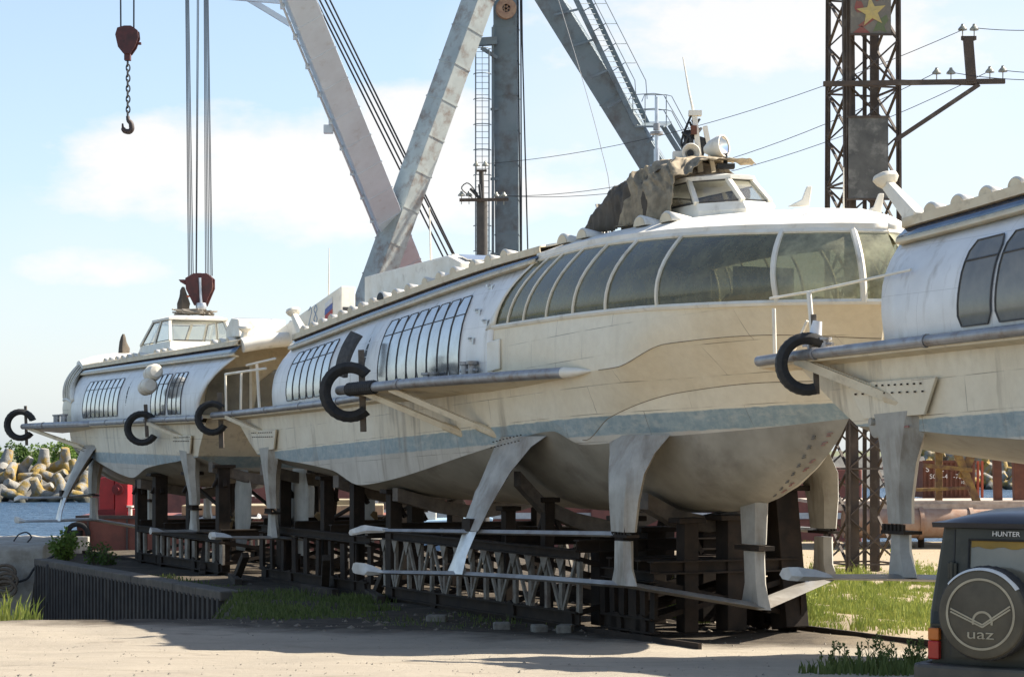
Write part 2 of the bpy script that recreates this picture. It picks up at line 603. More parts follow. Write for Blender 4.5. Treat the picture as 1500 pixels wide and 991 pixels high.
def interp(tab, x):
    """smooth (Catmull-Rom) interpolation of rows (x, a, b, ...)"""
    n = len(tab)
    if x <= tab[0][0]:
        return tab[0][1:]
    if x >= tab[-1][0]:
        return tab[-1][1:]
    for i in range(n - 1):
        if x <= tab[i + 1][0]:
            break
    x0, x1 = tab[i][0], tab[i + 1][0]
    h = x1 - x0
    t = (x - x0) / h
    out = []
    for k in range(1, len(tab[0])):
        p0, p1 = tab[i][k], tab[i + 1][k]
        dl = (p1 - p0) / h

        def slope(j):
            if j == 0 or j == n - 1:
                a = 0 if j == 0 else n - 2
                return (tab[a + 1][k] - tab[a][k]) / (tab[a + 1][0] - tab[a][0])
            s0 = (tab[j][k] - tab[j - 1][k]) / (tab[j][0] - tab[j - 1][0])
            s1 = (tab[j + 1][k] - tab[j][k]) / (tab[j + 1][0] - tab[j][0])
            return 0 if s0 * s1 <= 0 else 2 * s0 * s1 / (s0 + s1)
        m0, m1 = slope(i), slope(i + 1)
        t2, t3 = t * t, t * t * t
        out.append((2 * t3 - 3 * t2 + 1) * p0 + (t3 - 2 * t2 + t) * h * m0 + (-2 * t3 + 3 * t2) * p1 + (t3 - t2) * h * m1)
    return tuple(out)


def lerp(a, b, t):
    return a + (b - a) * t


def linspace(a, b, n):
    return [a + (b - a) * i / (n - 1) for i in range(n)]


def para(pts):
    """curve through pts parametrised 0..1 by chord length -> sampler"""
    P = [Vector(p) for p in pts]
    d = [0]
    for a, b in zip(P, P[1:]):
        d.append(d[-1] + (b - a).length)
    tab = [(d[i] / d[-1], *P[i]) for i in range(len(P))]
    return lambda t: Vector(interp(tab, t))


# ------------------------------------------------------------------ hydrofoils
def loft_uh(mb, secs):
    """strut: horizontal lens sections (u, y, z, chord, thick)"""
    rows = []
    for u, y, z, c, t in secs:
        rows.append([(u + c / 2, y, z), (u + c * .28, y + t / 2, z), (u - c * .3, y + t / 2, z), (u - c / 2, y, z),
                     (u - c * .3, y - t / 2, z), (u + c * .28, y - t / 2, z)])
    mb.grid(rows, closed=True)
    n = len(rows)
    b = len(mb.v) - n * 6
    mb.f.append(tuple(range(b, b + 6)))
    mb.f.append(tuple(reversed(range(b + (n - 1) * 6, b + n * 6))))
    mb.mi += [mb.cur, mb.cur]


def loft_uv(mb, secs):
    """foil: sections in the u-z plane (u, y, z, chord, thick)"""
    rows = []
    for u, y, z, c, t in secs:
        rows.append([(u + c / 2, y, z), (u + c * .2, y, z + t / 2), (u - c * .25, y, z + t * .4), (u - c / 2, y, z),
                     (u - c * .25, y, z - t * .25), (u + c * .2, y, z - t * .3)])
    mb.grid(rows, closed=True)
    n = len(rows)
    b = len(mb.v) - n * 6
    mb.f.append(tuple(range(b, b + 6)))
    mb.f.append(tuple(reversed(range(b + (n - 1) * 6, b + n * 6))))
    mb.mi += [mb.cur, mb.cur]


BOTTOM = M('grimy_shade_darkened_bottom', (.36, .335, .28), (.23, .215, .175), rough=.55, scale=.7, stain=(.12, .10, .08), stain_amt=.45, stain_scale=.8)  # underside shade put into the base colour, with bottom grime on top
VTAB = [(0, 3.0), (.27, 3.04), (.52, 2.97), (.77, 2.75), (1, 2.38)]


def make_ship(c):
    root = empty('hydrofoil', c['loc'], c['rz'], c['label'], 'hydrofoil', 'hydrofoils standing in a row on the slipway')
    sc = c.get('scale', 1)
    root.scale = (sc, sc, sc)
    near = c['near']                     # y sign of the side towards the yard road
    zgt = c['zg']
    zg = lambda u: interp(zgt, u)[0]
    bl = lambda u: interp(c['bl'], u)[0]
    re_ = lambda u: interp(c['re'], u)[0]
    bdz = c.get('bow_dz', 0)
    zct = [(0, 3.08), (4.1, 2.93), (9.4, 2.62), (11.8, 2.2), (13.2, 2.28), (20.6, 3.2), (22, 3.38)]
    zkt = [(0, 2.5), (5, 2.25), (12, 1.8), (22, 1.7)]
    # ---- hull levels
    L = [para([(22, 0, 1.7), (26, 0, 1.75), (28.3, 0, 1.83), (29.6, 0, 1.98), (30.5, 0, 2.22)]),
         para([(22, 1.5, 2.05), (26, 1.4, 2.05), (28.5, 1.2, 2.15), (30.6, .68, 2.42), (32.3, 0, 2.95)]),
         para([(22, 2.78, 3.38), (24.9, 2.78, 3.66), (26.2, 2.6, 3.34), (28.5, 1.92, 3.5), (31, 1.0, 3.66), (33.1, 0, 3.86)]),
         para([(22, 2.92, 4.2), (25, 2.88, 3.92), (26.3, 2.62, 3.44), (27.3, 2.5, 3.95), (29.5, 1.92, 4.46), (32, 1.08, 4.62), (33.9, 0, 4.62)]),
         para([(22, 3.0, 4.87), (26, 3.04, 4.95), (28.6, 3.0, 5.02), (30.2, 2.66, 5.46), (32.6, 1.82, 5.54), (34.4, 0, 5.42)]),
         para([(22, 3.0, 6.24 + c.get('g0', 0)), (26, 3.0, 6.26 + bdz), (29, 2.92, 6.24 + bdz), (31.5, 2.62, 6.18 + bdz), (33.4, 1.95, 6.13 + bdz), (34.6, 1.05, 6.1 + bdz), (35, 0, 6.1 + bdz)])]
    GT = para([(23.3, 2.36, 7.85 + bdz * 1.3), (26, 2.36, 7.92 + bdz), (29, 2.28, 7.85 + bdz), (31.5, 2.02, 7.72 + bdz), (33.2, 1.45, 7.62 + bdz), (34.1, .75, 7.58 + bdz), (34.4, 0, 7.57 + bdz)])

    bk = c.get('bow_k', 1)
    if bk != 1:
        sq = lambda f: (lambda t: Vector((22 + (f(t).x - 22) * bk, f(t).y, f(t).z)))
        L = [sq(f) for f in L]
        GT = sq(GT)

    def sec_aft(u):
        k, ch, g = interp(zkt, u)[0], interp(zct, u)[0], zg(u)
        pts = [Vector((u, 0, k))]
        p1 = Vector((u, 1.5, lerp(k, ch, .28)))
        p2 = Vector((u, 2.78, ch))
        for i in range(1, 6):
            t = i / 5
            pts.append(pts[0] * (1 - t) ** 2 + (p1 + Vector((0, .15, -.1))) * 2 * t * (1 - t) + p2 * t * t)
        m = Vector((u, 2.92, lerp(ch, g, .55)))
        t_ = Vector((u, 3.0, g))
        pts += [lerp(p2, m, .5) + Vector((0, .02, 0)), m, lerp(m, t_, .5) + Vector((0, .01, 0)), t_]
        if u < 5:                       # overhanging raked transom
            for p_ in pts:
                p_.x += min(2.0, (g - p_.z) * 1.45) * (1 - u / 5)
        return pts

    def sec_bow(t):
        l = [f(t) for f in L]
        pts = [l[0].copy()]
        k = l[1] + (l[1] - (l[0] + l[2]) / 2) * .6 * (1 - .5 * t)
        for i in range(1, 6):
            q = i / 5
            pts.append(l[0] * (1 - q) ** 2 + k * 2 * q * (1 - q) + l[2] * q * q)
        pts += [lerp(l[2], l[3], .5) + Vector((0, .015, 0)), l[3], lerp(l[3], l[4], .5) - Vector((0, .03 * math.sin(math.pi * t), 0)), l[4]]
        up = [lerp(l[4], l[5], q) + Vector((0, .05 * math.sin(math.pi * q) * math.sin(math.pi * min(1, t * 1.4)), 0)) for q in (.33, .66)] + [l[5]]
        return pts, up
    mb = MB()
    for sd in (1, -1):
        fl = lambda P: [(p[0], p[1] * sd, p[2]) for p in P]
        rows = [fl(sec_aft(u)) for u in linspace(0, 22, 56)]
        ts = [1 - (1 - i / 80) ** 1.35 for i in range(81)]
        rows += [fl(sec_bow(t)[0]) for t in ts[1:]]
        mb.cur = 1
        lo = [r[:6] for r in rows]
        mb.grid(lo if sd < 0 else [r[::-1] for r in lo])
        mb.cur = 0
        for hi in ([r[5:8] for r in rows], [r[7:] for r in rows]):
            mb.grid(hi if sd < 0 else [r[::-1] for r in hi])
        rows = [fl([sec_bow(t)[0][-1]] + sec_bow(t)[1]) for t in ts]
        mb.grid(rows if sd < 0 else [r[::-1] for r in rows])
    tr = sec_aft(0)
    mb.add([(p[0], p[1], p[2]) for p in tr] + [(p[0], -p[1], p[2]) for p in tr[::-1]], [tuple(range(2 * len(tr)))])
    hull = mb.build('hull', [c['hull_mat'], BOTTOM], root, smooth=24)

    mb = MB()
    for sd in (1, -1):
        for lv, t0 in ((4, .43), (3, .34)):
            mb.tube([(v_.x, v_.y * sd, v_.z) for v_ in (L[lv](lerp(t0, .995, i / 50)) for i in range(51))], .011, 5)
    mb.build('knuckle_seam', M('grimy_seam', (.20, .16, .11), (.3, .25, .18), rough=.8, scale=6, bmp=0), hull)
    # ---- cabin sides
    def cp(u, f, out=0.0):
        v = interp(VTAB, f)[0]
        dv = (interp(VTAB, min(1, f + .03))[0] - interp(VTAB, max(0, f - .03))[0])
        dz = (bl(u) - zg(u)) * (min(1, f + .03) - max(0, f - .03))
        n = Vector((0, dz, -dv)).normalized()
        return Vector((u, v, lerp(zg(u), bl(u), f))) + n * out
    cb, ct = c['cut']
    mb = MB()
    fs = [i / 12 for i in range(13)]
    for sd in (1, -1):
        rows = []
        for k in range(41):
            row = []
            for f in fs:
                u0 = lerp(cb, ct, f ** 1.6)
                u1 = 22 + max(0, f - .48) / .52 * 1.35
                p = cp(lerp(u0, u1, k / 40), f)
                row.append((p.x, p.y * sd, p.z))
            rows.append(row)
        mb.grid(rows if sd < 0 else [r[::-1] for r in rows])
    cabin = mb.build('cabin_side', CABIN, root, smooth=30, solid=.04)
    # stern bulkhead with two dark windows
    ub = max(cb, ct) + .25
    mb = MB()
    half = [cp(ub, f, -.04) for f in fs] + [Vector((ub, 1.2, re_(max(ub, c['re'][0][0])) + .02))]
    mb.add([(ub, p.y, p.z) for p in half] + [(ub, -p.y, p.z) for p in half[::-1]], [tuple(range(2 * len(half)))])
    bh = mb.build('stern_bulkhead', CREAM, root)
    zb = zg(ub)
    for y0, y1 in ((2.78, .95), (.85, -1.0)):
        mb = MB()
        pts = [(ub - .02, near * y0, zb + .15), (ub - .02, near * y1, zb + .12), (ub - .02, near * y1, zb + 1.95), (ub - .02, near * lerp(y0, y1, .45), zb + 1.82), (ub - .02, near * lerp(y0, y1, .14), zb + 1.4)]
        mb.poly(pts, (-.03, 0, 0))
        w = mb.build('window', PANE_DARK, bh)
        mb = MB()
        mb.bar((ub - .04, near * y1, zb + .15), (ub - .04, near * y1, zb + 1.98), .1, .06, (1, 0, 0))
        mb.build('frame', WHITE, w)

    # ---- roof
    ua = c['roof_start']
    mb = MB()
    mats = [ROOFW, BANDM, CREAM]

    def roofrow(u, sd):
        b, r = bl(u), re_(u)
        P = [(2.36, b - .01), (2.54, b + .03), (2.52, b + .1), (2.30, r - .16), (2.40, r - .14), (2.40, r), (2.24, r + .03), (1.6, r + .16), (.8, r + .26), (0, r + .3)]
        return [(u, v * sd, z) for v, z in P]
    us = linspace(ua, 23.4, 40)
    for sd in (1, -1):
        for rng, mi in (((0, 3), 2), ((2, 4), 1), ((3, 7), 2), ((6, 10), 0)):
            mb.cur = mi
            rows = [roofrow(u, sd)[rng[0]:rng[1]] for u in us]
            mb.grid(rows if sd < 0 else [r[::-1] for r in rows])
    roof = mb.build('roof', mats, root, smooth=25, solid=.05)
    if c.get('fascia'):
        mb = MB()
        pth = [Vector(v) for v in roofrow(ua, near)[6:]] + [Vector(v) for v in roofrow(ua, -near)[6:][::-1]][1:]
        crv = para([v - Vector((0, 0, .2)) for v in pth])
        mb.tube([crv(i / 24) for i in range(25)], .26, 12)
        mb.build('roof_fascia', ROOFW, root, smooth=50)
    # bow roof dome
    mb = MB()

    def ctr(t):
        return Vector((22 + (lerp(23.3, 33.2, t) - 22) * bk, 0, interp([(0, re_(22) + .3), (.4, 8.46 + bdz), (.8, 8.28 + bdz), (1, 8.1 + bdz)], t)[0]))
    for sd in (1, -1):
        rows = []
        for i in range(37):
            t = i / 36
            g = GT(t)
            out = Vector((.05 * t, .06 * (1 - t), 0))
            cc = ctr(t)
            row = [g - out * .5 - Vector((0, 0, .02)), g + out + Vector((0, 0, .03)), g + out + Vector((0, 0, .12)), lerp(g, cc, .08) + Vector((0, 0, .16))]
            for q in (.25, .45, .7, 1):
                p = lerp(g, cc, q)
                p.z = lerp(g.z + .2, cc.z, 1 - (1 - q) ** 2.0)
                row.append(p)
            rows.append([(p.x, max(0, p.y) * sd, p.z) for p in row])
        mb.grid(rows if sd < 0 else [r[::-1] for r in rows])
    mb.build('bow_roof', ROOFW, root, smooth=28, solid=.03)

    # ---- bow glazing
    def gp(t, s, out=0.0):
        b, g = L[5](t), GT(t)
        p = lerp(b, g, s)
        d = L[5](min(1, t + .01)) - L[5](max(0, t - .01))
        n = Vector((-d.y, d.x, 0))
        if n.length:
            n.normalize()
        if n.y < 0:
            n = -n
        return p + n * (.26 * math.sin(math.pi * s) ** .9 + out) + Vector((0, 0, .03 * s * 0))
    tm = c['mull']
    edges = [0.0] + tm
    for sd in (near, -near):
        for i in range(len(edges) - 1):
            a, b_ = edges[i], edges[i + 1]
            mb = MB()
            rows = [[(p.x, p.y * sd, p.z) for p in (gp(lerp(a, b_, j / 6), k / 8) for k in range(9))] for j in range(7)]
            mb.grid(rows if sd < 0 else [r[::-1] for r in rows])
            pane = mb.build('bow_window', GLASS_FRONT if i > 6 else GLASS_BOW, root, smooth=40)
            mb = MB()
            if b_ < .999:
                mb.tube([(p.x, p.y * sd, p.z) for p in (gp(b_, k / 8, .015) for k in range(9))], (.034, .034, .034, .038, .042, .048, .062, .072, .07)[min(i, 8)], 6)
                mb.build('window_mullion', WHITE, pane, smooth=40)
    mb = MB()
    for sd in (1, -1):
        mb.tube([(p.x, p.y * sd, p.z + .01) for p in (gp(t / 40, 0, .01) for t in range(41))], .05, 6)
        mb.tube([(p.x, p.y * sd, p.z - .03) for p in (gp(t / 40, 1, .01) for t in range(41))], .06, 6)
        rows = []
        for k in range(10):
            p, q = gp(0, k / 9, .03), gp(.012, k / 9, .035)
            e = cp(21.55 + 1.35 * k / 9, .48 + .52 * k / 9, .03)
            rows.append([(x.x, x.y * sd, x.z) for x in (e, p, q)])
        mb.grid(rows)
    mb.build('bow_window_frame', WHITE, root, smooth=40, solid=.03)
    # ---- bow saloon seen through the glass
    mb = MB()
    fl_ = [(L[4](t / 20).x - .35, L[4](t / 20).y - .35, 5.35 + bdz) for t in range(20)]
    mb.poly([(x, y, z) for x, y, z in fl_ if y > .02] + [(x, -y, z) for x, y, z in fl_[::-1] if y > .02], (0, 0, -.08))
    mb.build('saloon_floor', DARKIN, root)
    mb = MB()
    for sd in (1, -1):
        rows = []
        for i in range(25):
            t = i / 24
            g_, c_ = GT(t), ctr(t)
            row = [g_ - Vector((.06 * t, .06 * (1 - t), .03))]
            for q_ in (.3, .65, 1):
                p_ = lerp(g_, c_, q_)
                p_.z = lerp(g_.z + .02, c_.z - .2, 1 - (1 - q_) ** 2)
                row.append(p_)
            rows.append([(p_.x, max(0, p_.y) * sd, p_.z) for p_ in row])
        mb.grid(rows)
    mb.build('saloon_ceiling', DARKIN, root, smooth=40)
    mb = MB()
    half = [cp(22.6, f, -.1) for f in fs] + [Vector((22.6, 1.0, 8.15 + bdz))]
    mb.poly([(22.6, p.y, p.z) for p in half] + [(22.6, -p.y, p.z) for p in half[::-1]], (-.06, 0, 0))
    mb.box((27.5, -1.4 * near, 6.4 + bdz), (.08, 1.6, 2.1))
    mb.build('saloon_partition', DARKIN, root)
    if c.get('seats'):
        for su in (24.3, 25.6, 26.9, 28.2, 29.5, 30.8):
            for sv in (-2.1, -1.1, 1.1, 2.1):
                if su > 30 and abs(sv) > 2:
                    continue
                mb = MB()
                mb.box((su, sv, 5.8), (.5, .62, .15))
                mb.poly([(su - .25, sv - .3, 5.85), (su - .25, sv + .3, 5.85), (su - .33, sv + .3, 6.42), (su - .33, sv + .16, 6.56), (su - .33, sv - .16, 6.56), (su - .33, sv - .3, 6.42)], (-.12, 0, 0))
                mb.box((su, sv, 5.55), (.12, .12, .45))
                mb.build('passenger_seat', SEATM, root, bev=.03)

    # ---- cabin windows
    def window(u0, u1, f0, f1, pm, vent=True):
        n = 8
        mb = MB()
        # corner-rounded outline in (u,f)
        def row(f, inset):
            return [cp(lerp(u0, u1, inset), f, .045), cp(lerp(u0, u1, .5), f, .047), cp(lerp(u0, u1, 1 - inset), f, .045)]
        rows = []
        for k in range(n + 1):
            s = k / n
            ins = .10 if k in (0, n) else .0
            rows.append([(p.x, p.y * near, p.z) for p in row(lerp(f0, f1, s), ins)])
        mb.grid(rows if near < 0 else [r[::-1] for r in rows])
        pane = mb.build('side_window', pm, root, smooth=60)
        mb = MB()
        ring = []
        for k in range(n + 1):
            ins = .10 if k in (0, n) else .0
            ring.append(cp(lerp(u0, u1, ins), lerp(f0, f1, k / n), .05))
        for k in range(n, -1, -1):
            ins = .10 if k in (0, n) else .0
            ring.append(cp(lerp(u0, u1, 1 - ins), lerp(f0, f1, k / n), .05))
        ring.append(ring[0])
        mb.tube([(p.x, p.y * near, p.z) for p in ring], c.get('seal', .012), 5)
        if vent:
            a, b_ = cp(u0, lerp(f0, f1, .76), .05), cp(u1, lerp(f0, f1, .76), .05)
            mb.tube([(a.x, a.y * near, a.z), (b_.x, b_.y * near, b_.z)], c.get('seal', .012) * 1.2, 5)
        mb.build('window_seal', RUBBER_SEAL, pane)
    for (u0, u1, n, f0, f1, pm) in c['windows']:
        w = (u1 - u0) / n
        for i in range(n):
            g = c.get('wgap', .07)
            window(u0 + i * w + g / 2 * w, u0 + (i + 1) * w - g / 2 * w, f0, f1, pm)
    if c.get('slit'):
        u, wd = c['slit']
        mb = MB()
        rows = [[(p.x, p.y * near, p.z) for p in (cp(u - wd * math.sin(math.pi * max(.05, k / 8)) / 2, lerp(.3, .75, k / 8), .02), cp(u + wd * math.sin(math.pi * max(.05, k / 8)) / 2, lerp(.3, .75, k / 8), .02))] for k in range(9)]
        mb.grid(rows)
        mb.build('louvre_slit', BLACK, root)
    for (u, f) in c.get('cleats', []):
        p = cp(u, f, .03)
        mb = MB()
        mb.box((p.x, p.y * near, p.z), (.34, .05, .07))
        mb.box((p.x - .1, p.y * near + near * .03, p.z + .03), (.1, .1, .05))
        mb.box((p.x + .14, p.y * near + near * .02, p.z - .06), (.06, .06, .12))
        mb.build('door_hinge', ALU, root)
    if c.get('locker'):
        u = c['locker']
        mb = MB()
        mb.poly([(u, near * 3.02, 5.15), (u + .75, near * 3.02, 5.2), (u + .72, near * 3.0, 5.95), (u - .05, near * 3.0, 5.9)], (0, near * .06, 0))
        mb.build('locker_hatch', WHITE, root, bev=.03)

    # ---- rubbing guard: pipe, deck plate, struts
    gp_ = c['guard']
    for sd in (near, -near):
        pth = [(u, v * sd, z) for u, v, z in gp_]
        crv = para(pth)
        smp = [crv(i / 40) for i in range(41)]
        mb = MB()
        mb.tube(smp, .105, 10)
        k = 3
        while k < 39:
            p, q = smp[k], smp[k + 1]
            mb.tube([lerp(p, q, .2), lerp(p, q, .32)], .125, 10)
            k += 6
        pipe = mb.build('guard_pipe', PIPE, root, smooth=40)
        mb = MB()
        rows = []
        for p in smp:
            zi = p.z - .04
            rows.append([(p.x, 2.93 * sd, zi + .02), (p.x, p.y, zi + .04), (p.x, p.y - .02 * sd, zi - .1), (p.x, 2.95 * sd, zi - .16)])
        mb.grid(rows)
        mb.build('guard_deck', CREAM, root, smooth=20)
    bp_ = c.get('bumper')
    if bp_:
        for sd in (near, -near):
            crv = para([(u, v * sd, z) for u, v, z in bp_])
            smp = [crv(i / 30) for i in range(31)]
            mb = MB()
            mb.tube(smp[:-2], .13, 12)
            mb.tube([smp[9], lerp(smp[9], smp[10], .4)], .15, 12)
            mb.build('bumper_pipe', PIPE, root, smooth=40)
            mb = MB()
            e = smp[-2] - smp[-3]
            e.normalize()
            mb.lathe([(.13, 0), (.125, .1), (.10, .45), (.05, .85), (.0, 1.05)], smp[-3], e, 12)
            mb.build('bumper_end_cone', WHITE, root, smooth=40)
            mb = MB()
            rows = []
            for i, p in enumerate(smp[:-3]):
                rows.append([(p.x, 2.93 * sd, p.z + .02), (p.x, p.y - .02 * sd, p.z + .0), (p.x, p.y - .05 * sd, p.z - .1), (p.x, lerp(p.y, 2.93 * sd, .5), p.z - .1 - .12 * (1 - (i / 28) ** 3)), (p.x, 2.93 * sd, p.z - .1 - .2 * (1 - (i / 28) ** 3))])
            mb.grid(rows)
            mb.build('bumper_deck', CREAM, root, smooth=30)
    for (a, b_, w) in c.get('braces', []):
        mb = MB()
        A, B = Vector((a[0], a[1] * near, a[2])), Vector((b_[0], b_[1] * near, b_[2]))
        mb.bar(A, B, w, w * .8)
        mb.bar(lerp(A, B, .02), lerp(A, B, .9), w * .25, w * .9 + .02)
        m2 = lerp(A, B, .97)
        mb.tube([lerp(A, B, .8), lerp(A, B, 1.12)], w * .62, 10)
        mb.build('bumper_brace', CREAM, root, smooth=30)
    # bollards and railings on the guard deck
    for (u, v, z, h, r) in c.get('bollards', []):
        mb = MB()
        for du in (-.22, .22):
            mb.lathe([(0, h * 1.02), (r * 1.5, h), (r * 1.5, h * .84), (r, h * .8), (r, 0)], (u + du, v * near, z), (0, 0, 1), 12)
        mb.tube([(u - .5, v * near, z + h * .55), (u + .5, v * near, z + h * .55)], r * .4, 8)
        mb.build('bollard', PIPE, root, smooth=40)
    for pts in c.get('rails', []):
        mb = MB()
        for pth, r in pts:
            mb.tube([(u, v * near, z) for u, v, z in pth], r, 8)
        mb.build('deck_railing', WHITE, root, smooth=40)

    # ---- roof furniture
    for (u, v, r, ln, kind) in c.get('vents', []):
        b = re_(u) + .02 if u < 22.5 else None
        if b is None:
            t = (u - 23.3) / 11.1
            g, cc = GT(min(1, max(0, t))), ctr(min(1, max(0, t)))
            q = 1 - v / max(.1, g.y)
            b = lerp(g.z + .2, cc.z, 1 - (1 - q) ** 2) - .03
        else:
            b = interp([(0, re_(u) + .3), (.8, re_(u) + .26), (1.6, re_(u) + .16), (2.3, re_(u) + .0)], v)[0] - .02
        mb = MB()
        n = 10
        prof = [(math.cos(math.pi * k / n) * r, math.sin(math.pi * k / n) * r * .78) for k in range(n + 1)]
        A = [(u + x, (v + ln / 2) * near, b + y) for x, y in prof]
        Bk = [(u + x * .8, (v - ln / 2) * near, b + y * .55) for x, y in prof]
        mb.grid([A, Bk])
        mb.add(A, [tuple(range(n + 1))])
        lip = [(u + x * 1.06, (v + ln / 2 + .015) * near, b + y * 1.06) for x, y in prof]
        vent = mb.build('roof_vent', ROOFW, root, smooth=35, solid=.02)
        mb = MB()
        fc = [(u + x * .86, (v + ln / 2 + .02) * near, b + y * .86 + .0) for x, y in prof]
        mb.poly(fc, (0, .012 * near, 0))
        mb.build('vent_face', CREAM if kind else BLACK, vent)
    for (u, v, z, h, lean) in c.get('horns', []):
        mb = MB()
        A, B = Vector((u, v * near, z)), Vector((u + lean, v * near, z + h))
        mb.bar(A, B, .34, .26, (0, 1, 0), .2, .16)
        mb.build('vent_post', WHITE, root, bev=.03)
        mb = MB()
        d = Vector((-.25, near * .1, 1)).normalized()
        mb.lathe([(0, -.16), (.1, -.15), (.2, -.06), (.25, .03), (.22, .1), (.1, .14), (0, .15)], B + Vector((0, 0, .06)), d, 14)
        mb.build('vent_cowl', WHITE, root, smooth=40)
    for (u0, u1, y, z0, z1a, z1b, marks) in c.get('fins', []):
        mb = MB()
        mb.poly([(u0, y, z0), (u1, y, z0), (u1, y, z1b), (u0, y, z1a)], (0, .5 * near, 0))
        fin = mb.build('intake_fin', WHITE, root, bev=.03)
        mb = MB()
        mb.box((u1 + .015, y + .25 * near, lerp(z0, z1b, .45)), (.03, .38, .4))
        mb.build('intake_mouth', BLACK, fin)
        if marks:
            yy = y + .505 * near
            mb = MB()
            def seg(pts, w=.05):
                for a, b_ in zip(pts, pts[1:]):
                    mb.bar((a[0], yy, a[1]), (b_[0], yy, b_[1]), w, .012, (0, 1, 0))
            zz = lerp(z0, z1b, .32)
            x0 = lerp(u0, u1, .58)
            seg([(x0, zz + .5), (x0 + .22, zz + .62), (x0 + .32, zz + .45), (x0, zz), (x0 + .36, zz + .06)])
            x1 = x0 + .55
            seg([(x1, zz + .48), (x1 + .18, zz + .66), (x1 + .34, zz + .5), (x1 + .17, zz + .34), (x1, zz + .48)])
            seg([(x1 + .17, zz + .34), (x1 + .36, zz + .16), (x1 + .17, zz), (x1 - .02, zz + .16), (x1 + .17, zz + .34)])
            mb.build('lettering', M('blue_grey_lettering', (.22, .30, .42), (.3, .38, .48), bmp=0), fin)
            for k, cn in enumerate(('white', 'blue', 'red')):
                mb = MB()
                a = lerp(u0, u1, .80)
                mb.poly([(a, yy, zz + .62 - .2 * k), (a + .75, yy, zz + .80 - .2 * k), (a + .72, yy, zz + .61 - .2 * k), (a - .03, yy, zz + .43 - .2 * k)], (0, .012 * near, 0))
                mb.build('flag_band', FLAGM[cn], fin)
    for (u, v, z, h, r, lean) in c.get('antennas', []):
        mb = MB()
        mb.tube([(u, v * near, z), (u + lean * .3, v * near, z + h * .35), (u + lean, v * near, z + h)], [r, r * .9, r * .45], 8)
        mb.lathe([(r * 2.2, 0), (r * 2.2, .12), (r, .18)], (u, v * near, z - .03), (0, 0, 1), 8)
        mb.build('antenna_mast', WHITE, root, smooth=40)
    for (u, v, z, w, l, h) in c.get('hatches', []):
        mb = MB()
        mb.poly([(u - l / 2, (v - w / 2) * near, z), (u + l / 2, (v - w / 2) * near, z), (u + l / 2, (v - w / 2) * near, z + h * .55), (u + l * .1, (v - w / 2) * near, z + h), (u - l * .4, (v - w / 2) * near, z + h * .9)], (0, w * near, 0))
        ht = mb.build('roof_hatch', WHITE, root, bev=.04)
        mb = MB()
        mb.poly([(u + l * .46, (v - w * .4) * near, z + h * .66), (u + l * .18, (v - w * .4) * near, z + h * 1.0), (u + l * .18, (v + w * .4) * near, z + h * 1.0), (u + l * .46, (v + w * .4) * near, z + h * .66)], (.03, 0, .03))
        mb.build('skylight_pane', PANE_SILVER, ht)

    # ---- wheelhouse
    wh = c.get('wheelhouse')
    if wh:
        u0, u1, hw, z0, z1, rk, fh, ch = wh     # aft, front, half width, base, eave height, front rake
        T = hw * .84
        bot = [(u0, hw), (u1 - ch, hw), (u1, fh), (u1, -fh), (u1 - ch, -hw), (u0, -hw)]
        TF = fh * .84
        AR = .9 if u0 < 20 else .25
        top = [(u0 + AR, T), (u1 - ch * .8 - rk, T), (u1 - rk, TF), (u1 - rk, -TF), (u1 - ch * .8 - rk, -T), (u0 + AR, -T)]
        zs = lerp(z0, z1, .24)
        mid = [(lerp(b[0], t[0], .18), lerp(b[1], t[1], .18)) for b, t in zip(bot, top)]
        mb = MB()
        mb.grid([[(x, y, z0 - .35) for x, y in bot], [(x, y, z0) for x, y in bot], [(x, y, zs) for x, y in mid]], closed=True)
        mb.add([(x, y, zs) for x, y in mid], [tuple(range(6))])
        for b, t in zip(mid, top):
            mb.bar((b[0], b[1], zs), (t[0], t[1], z1), .11, .11)
        mb.bar((lerp(mid[0][0], mid[1][0], .5), mid[0][1], zs), (lerp(top[0][0], top[1][0], .5), top[0][1], z1), .1, .1)
        mb.bar((lerp(mid[4][0], mid[5][0], .5), mid[5][1], zs), (lerp(top[4][0], top[5][0], .5), top[5][1], z1), .1, .1)
        whm = mb.build('wheelhouse', WHITE, root, bev=.012)
        mb = MB()
        ov = [(u0 + AR - .15, T + .08), (u1 - ch * .8 - rk, T + .08), (u1 - rk + .14, TF), (u1 - rk + .14, -TF), (u1 - ch * .8 - rk, -T - .08), (u0 + AR - .15, -T - .08)]
        cx = lerp(u0, u1 - rk, .5)
        mb.grid([[(x, y, z1 - .02) for x, y in ov], [(x, y, z1 + .07) for x, y in ov], [(lerp(x, cx, .25), y * .75, z1 + .16) for x, y in ov], [(lerp(x, cx, .7), y * .3, z1 + .2) for x, y in ov]], closed=True)
        mb.add([(lerp(x, cx, .7), y * .3, z1 + .2) for x, y in ov], [tuple(range(6))])
        mb.add([(x, y, z1 - .02) for x, y in ov], [tuple(range(6))[::-1]])
        mb.build('wheelhouse_roof', ROOFW, whm, smooth=30)
        for i in range(6):
            j = (i + 1) % 6
            spans = [(0.04, .48), (.52, .96)] if i in (0, 4) else [(.05, .95)]
            for a, b_ in spans:
                mb = MB()
                P = []
                for q, s in ((a, .06), (b_, .06), (b_, .94), (a, .94)):
                    bb = Vector((lerp(mid[i][0], mid[j][0], q), lerp(mid[i][1], mid[j][1], q), zs))
                    tt = Vector((lerp(top[i][0], top[j][0], q), lerp(top[i][1], top[j][1], q), z1))
                    P.append(lerp(bb, tt, s))
                mb.add(P, [(0, 1, 2, 3)])
                pn = mb.build('wheelhouse_window', GLASS_WH, whm)
                mb = MB()
                mb.tube(P + [P[0]], .02, 5)
                mb.build('window_seal', RUBBER_SEAL, pn)
        mb = MB()
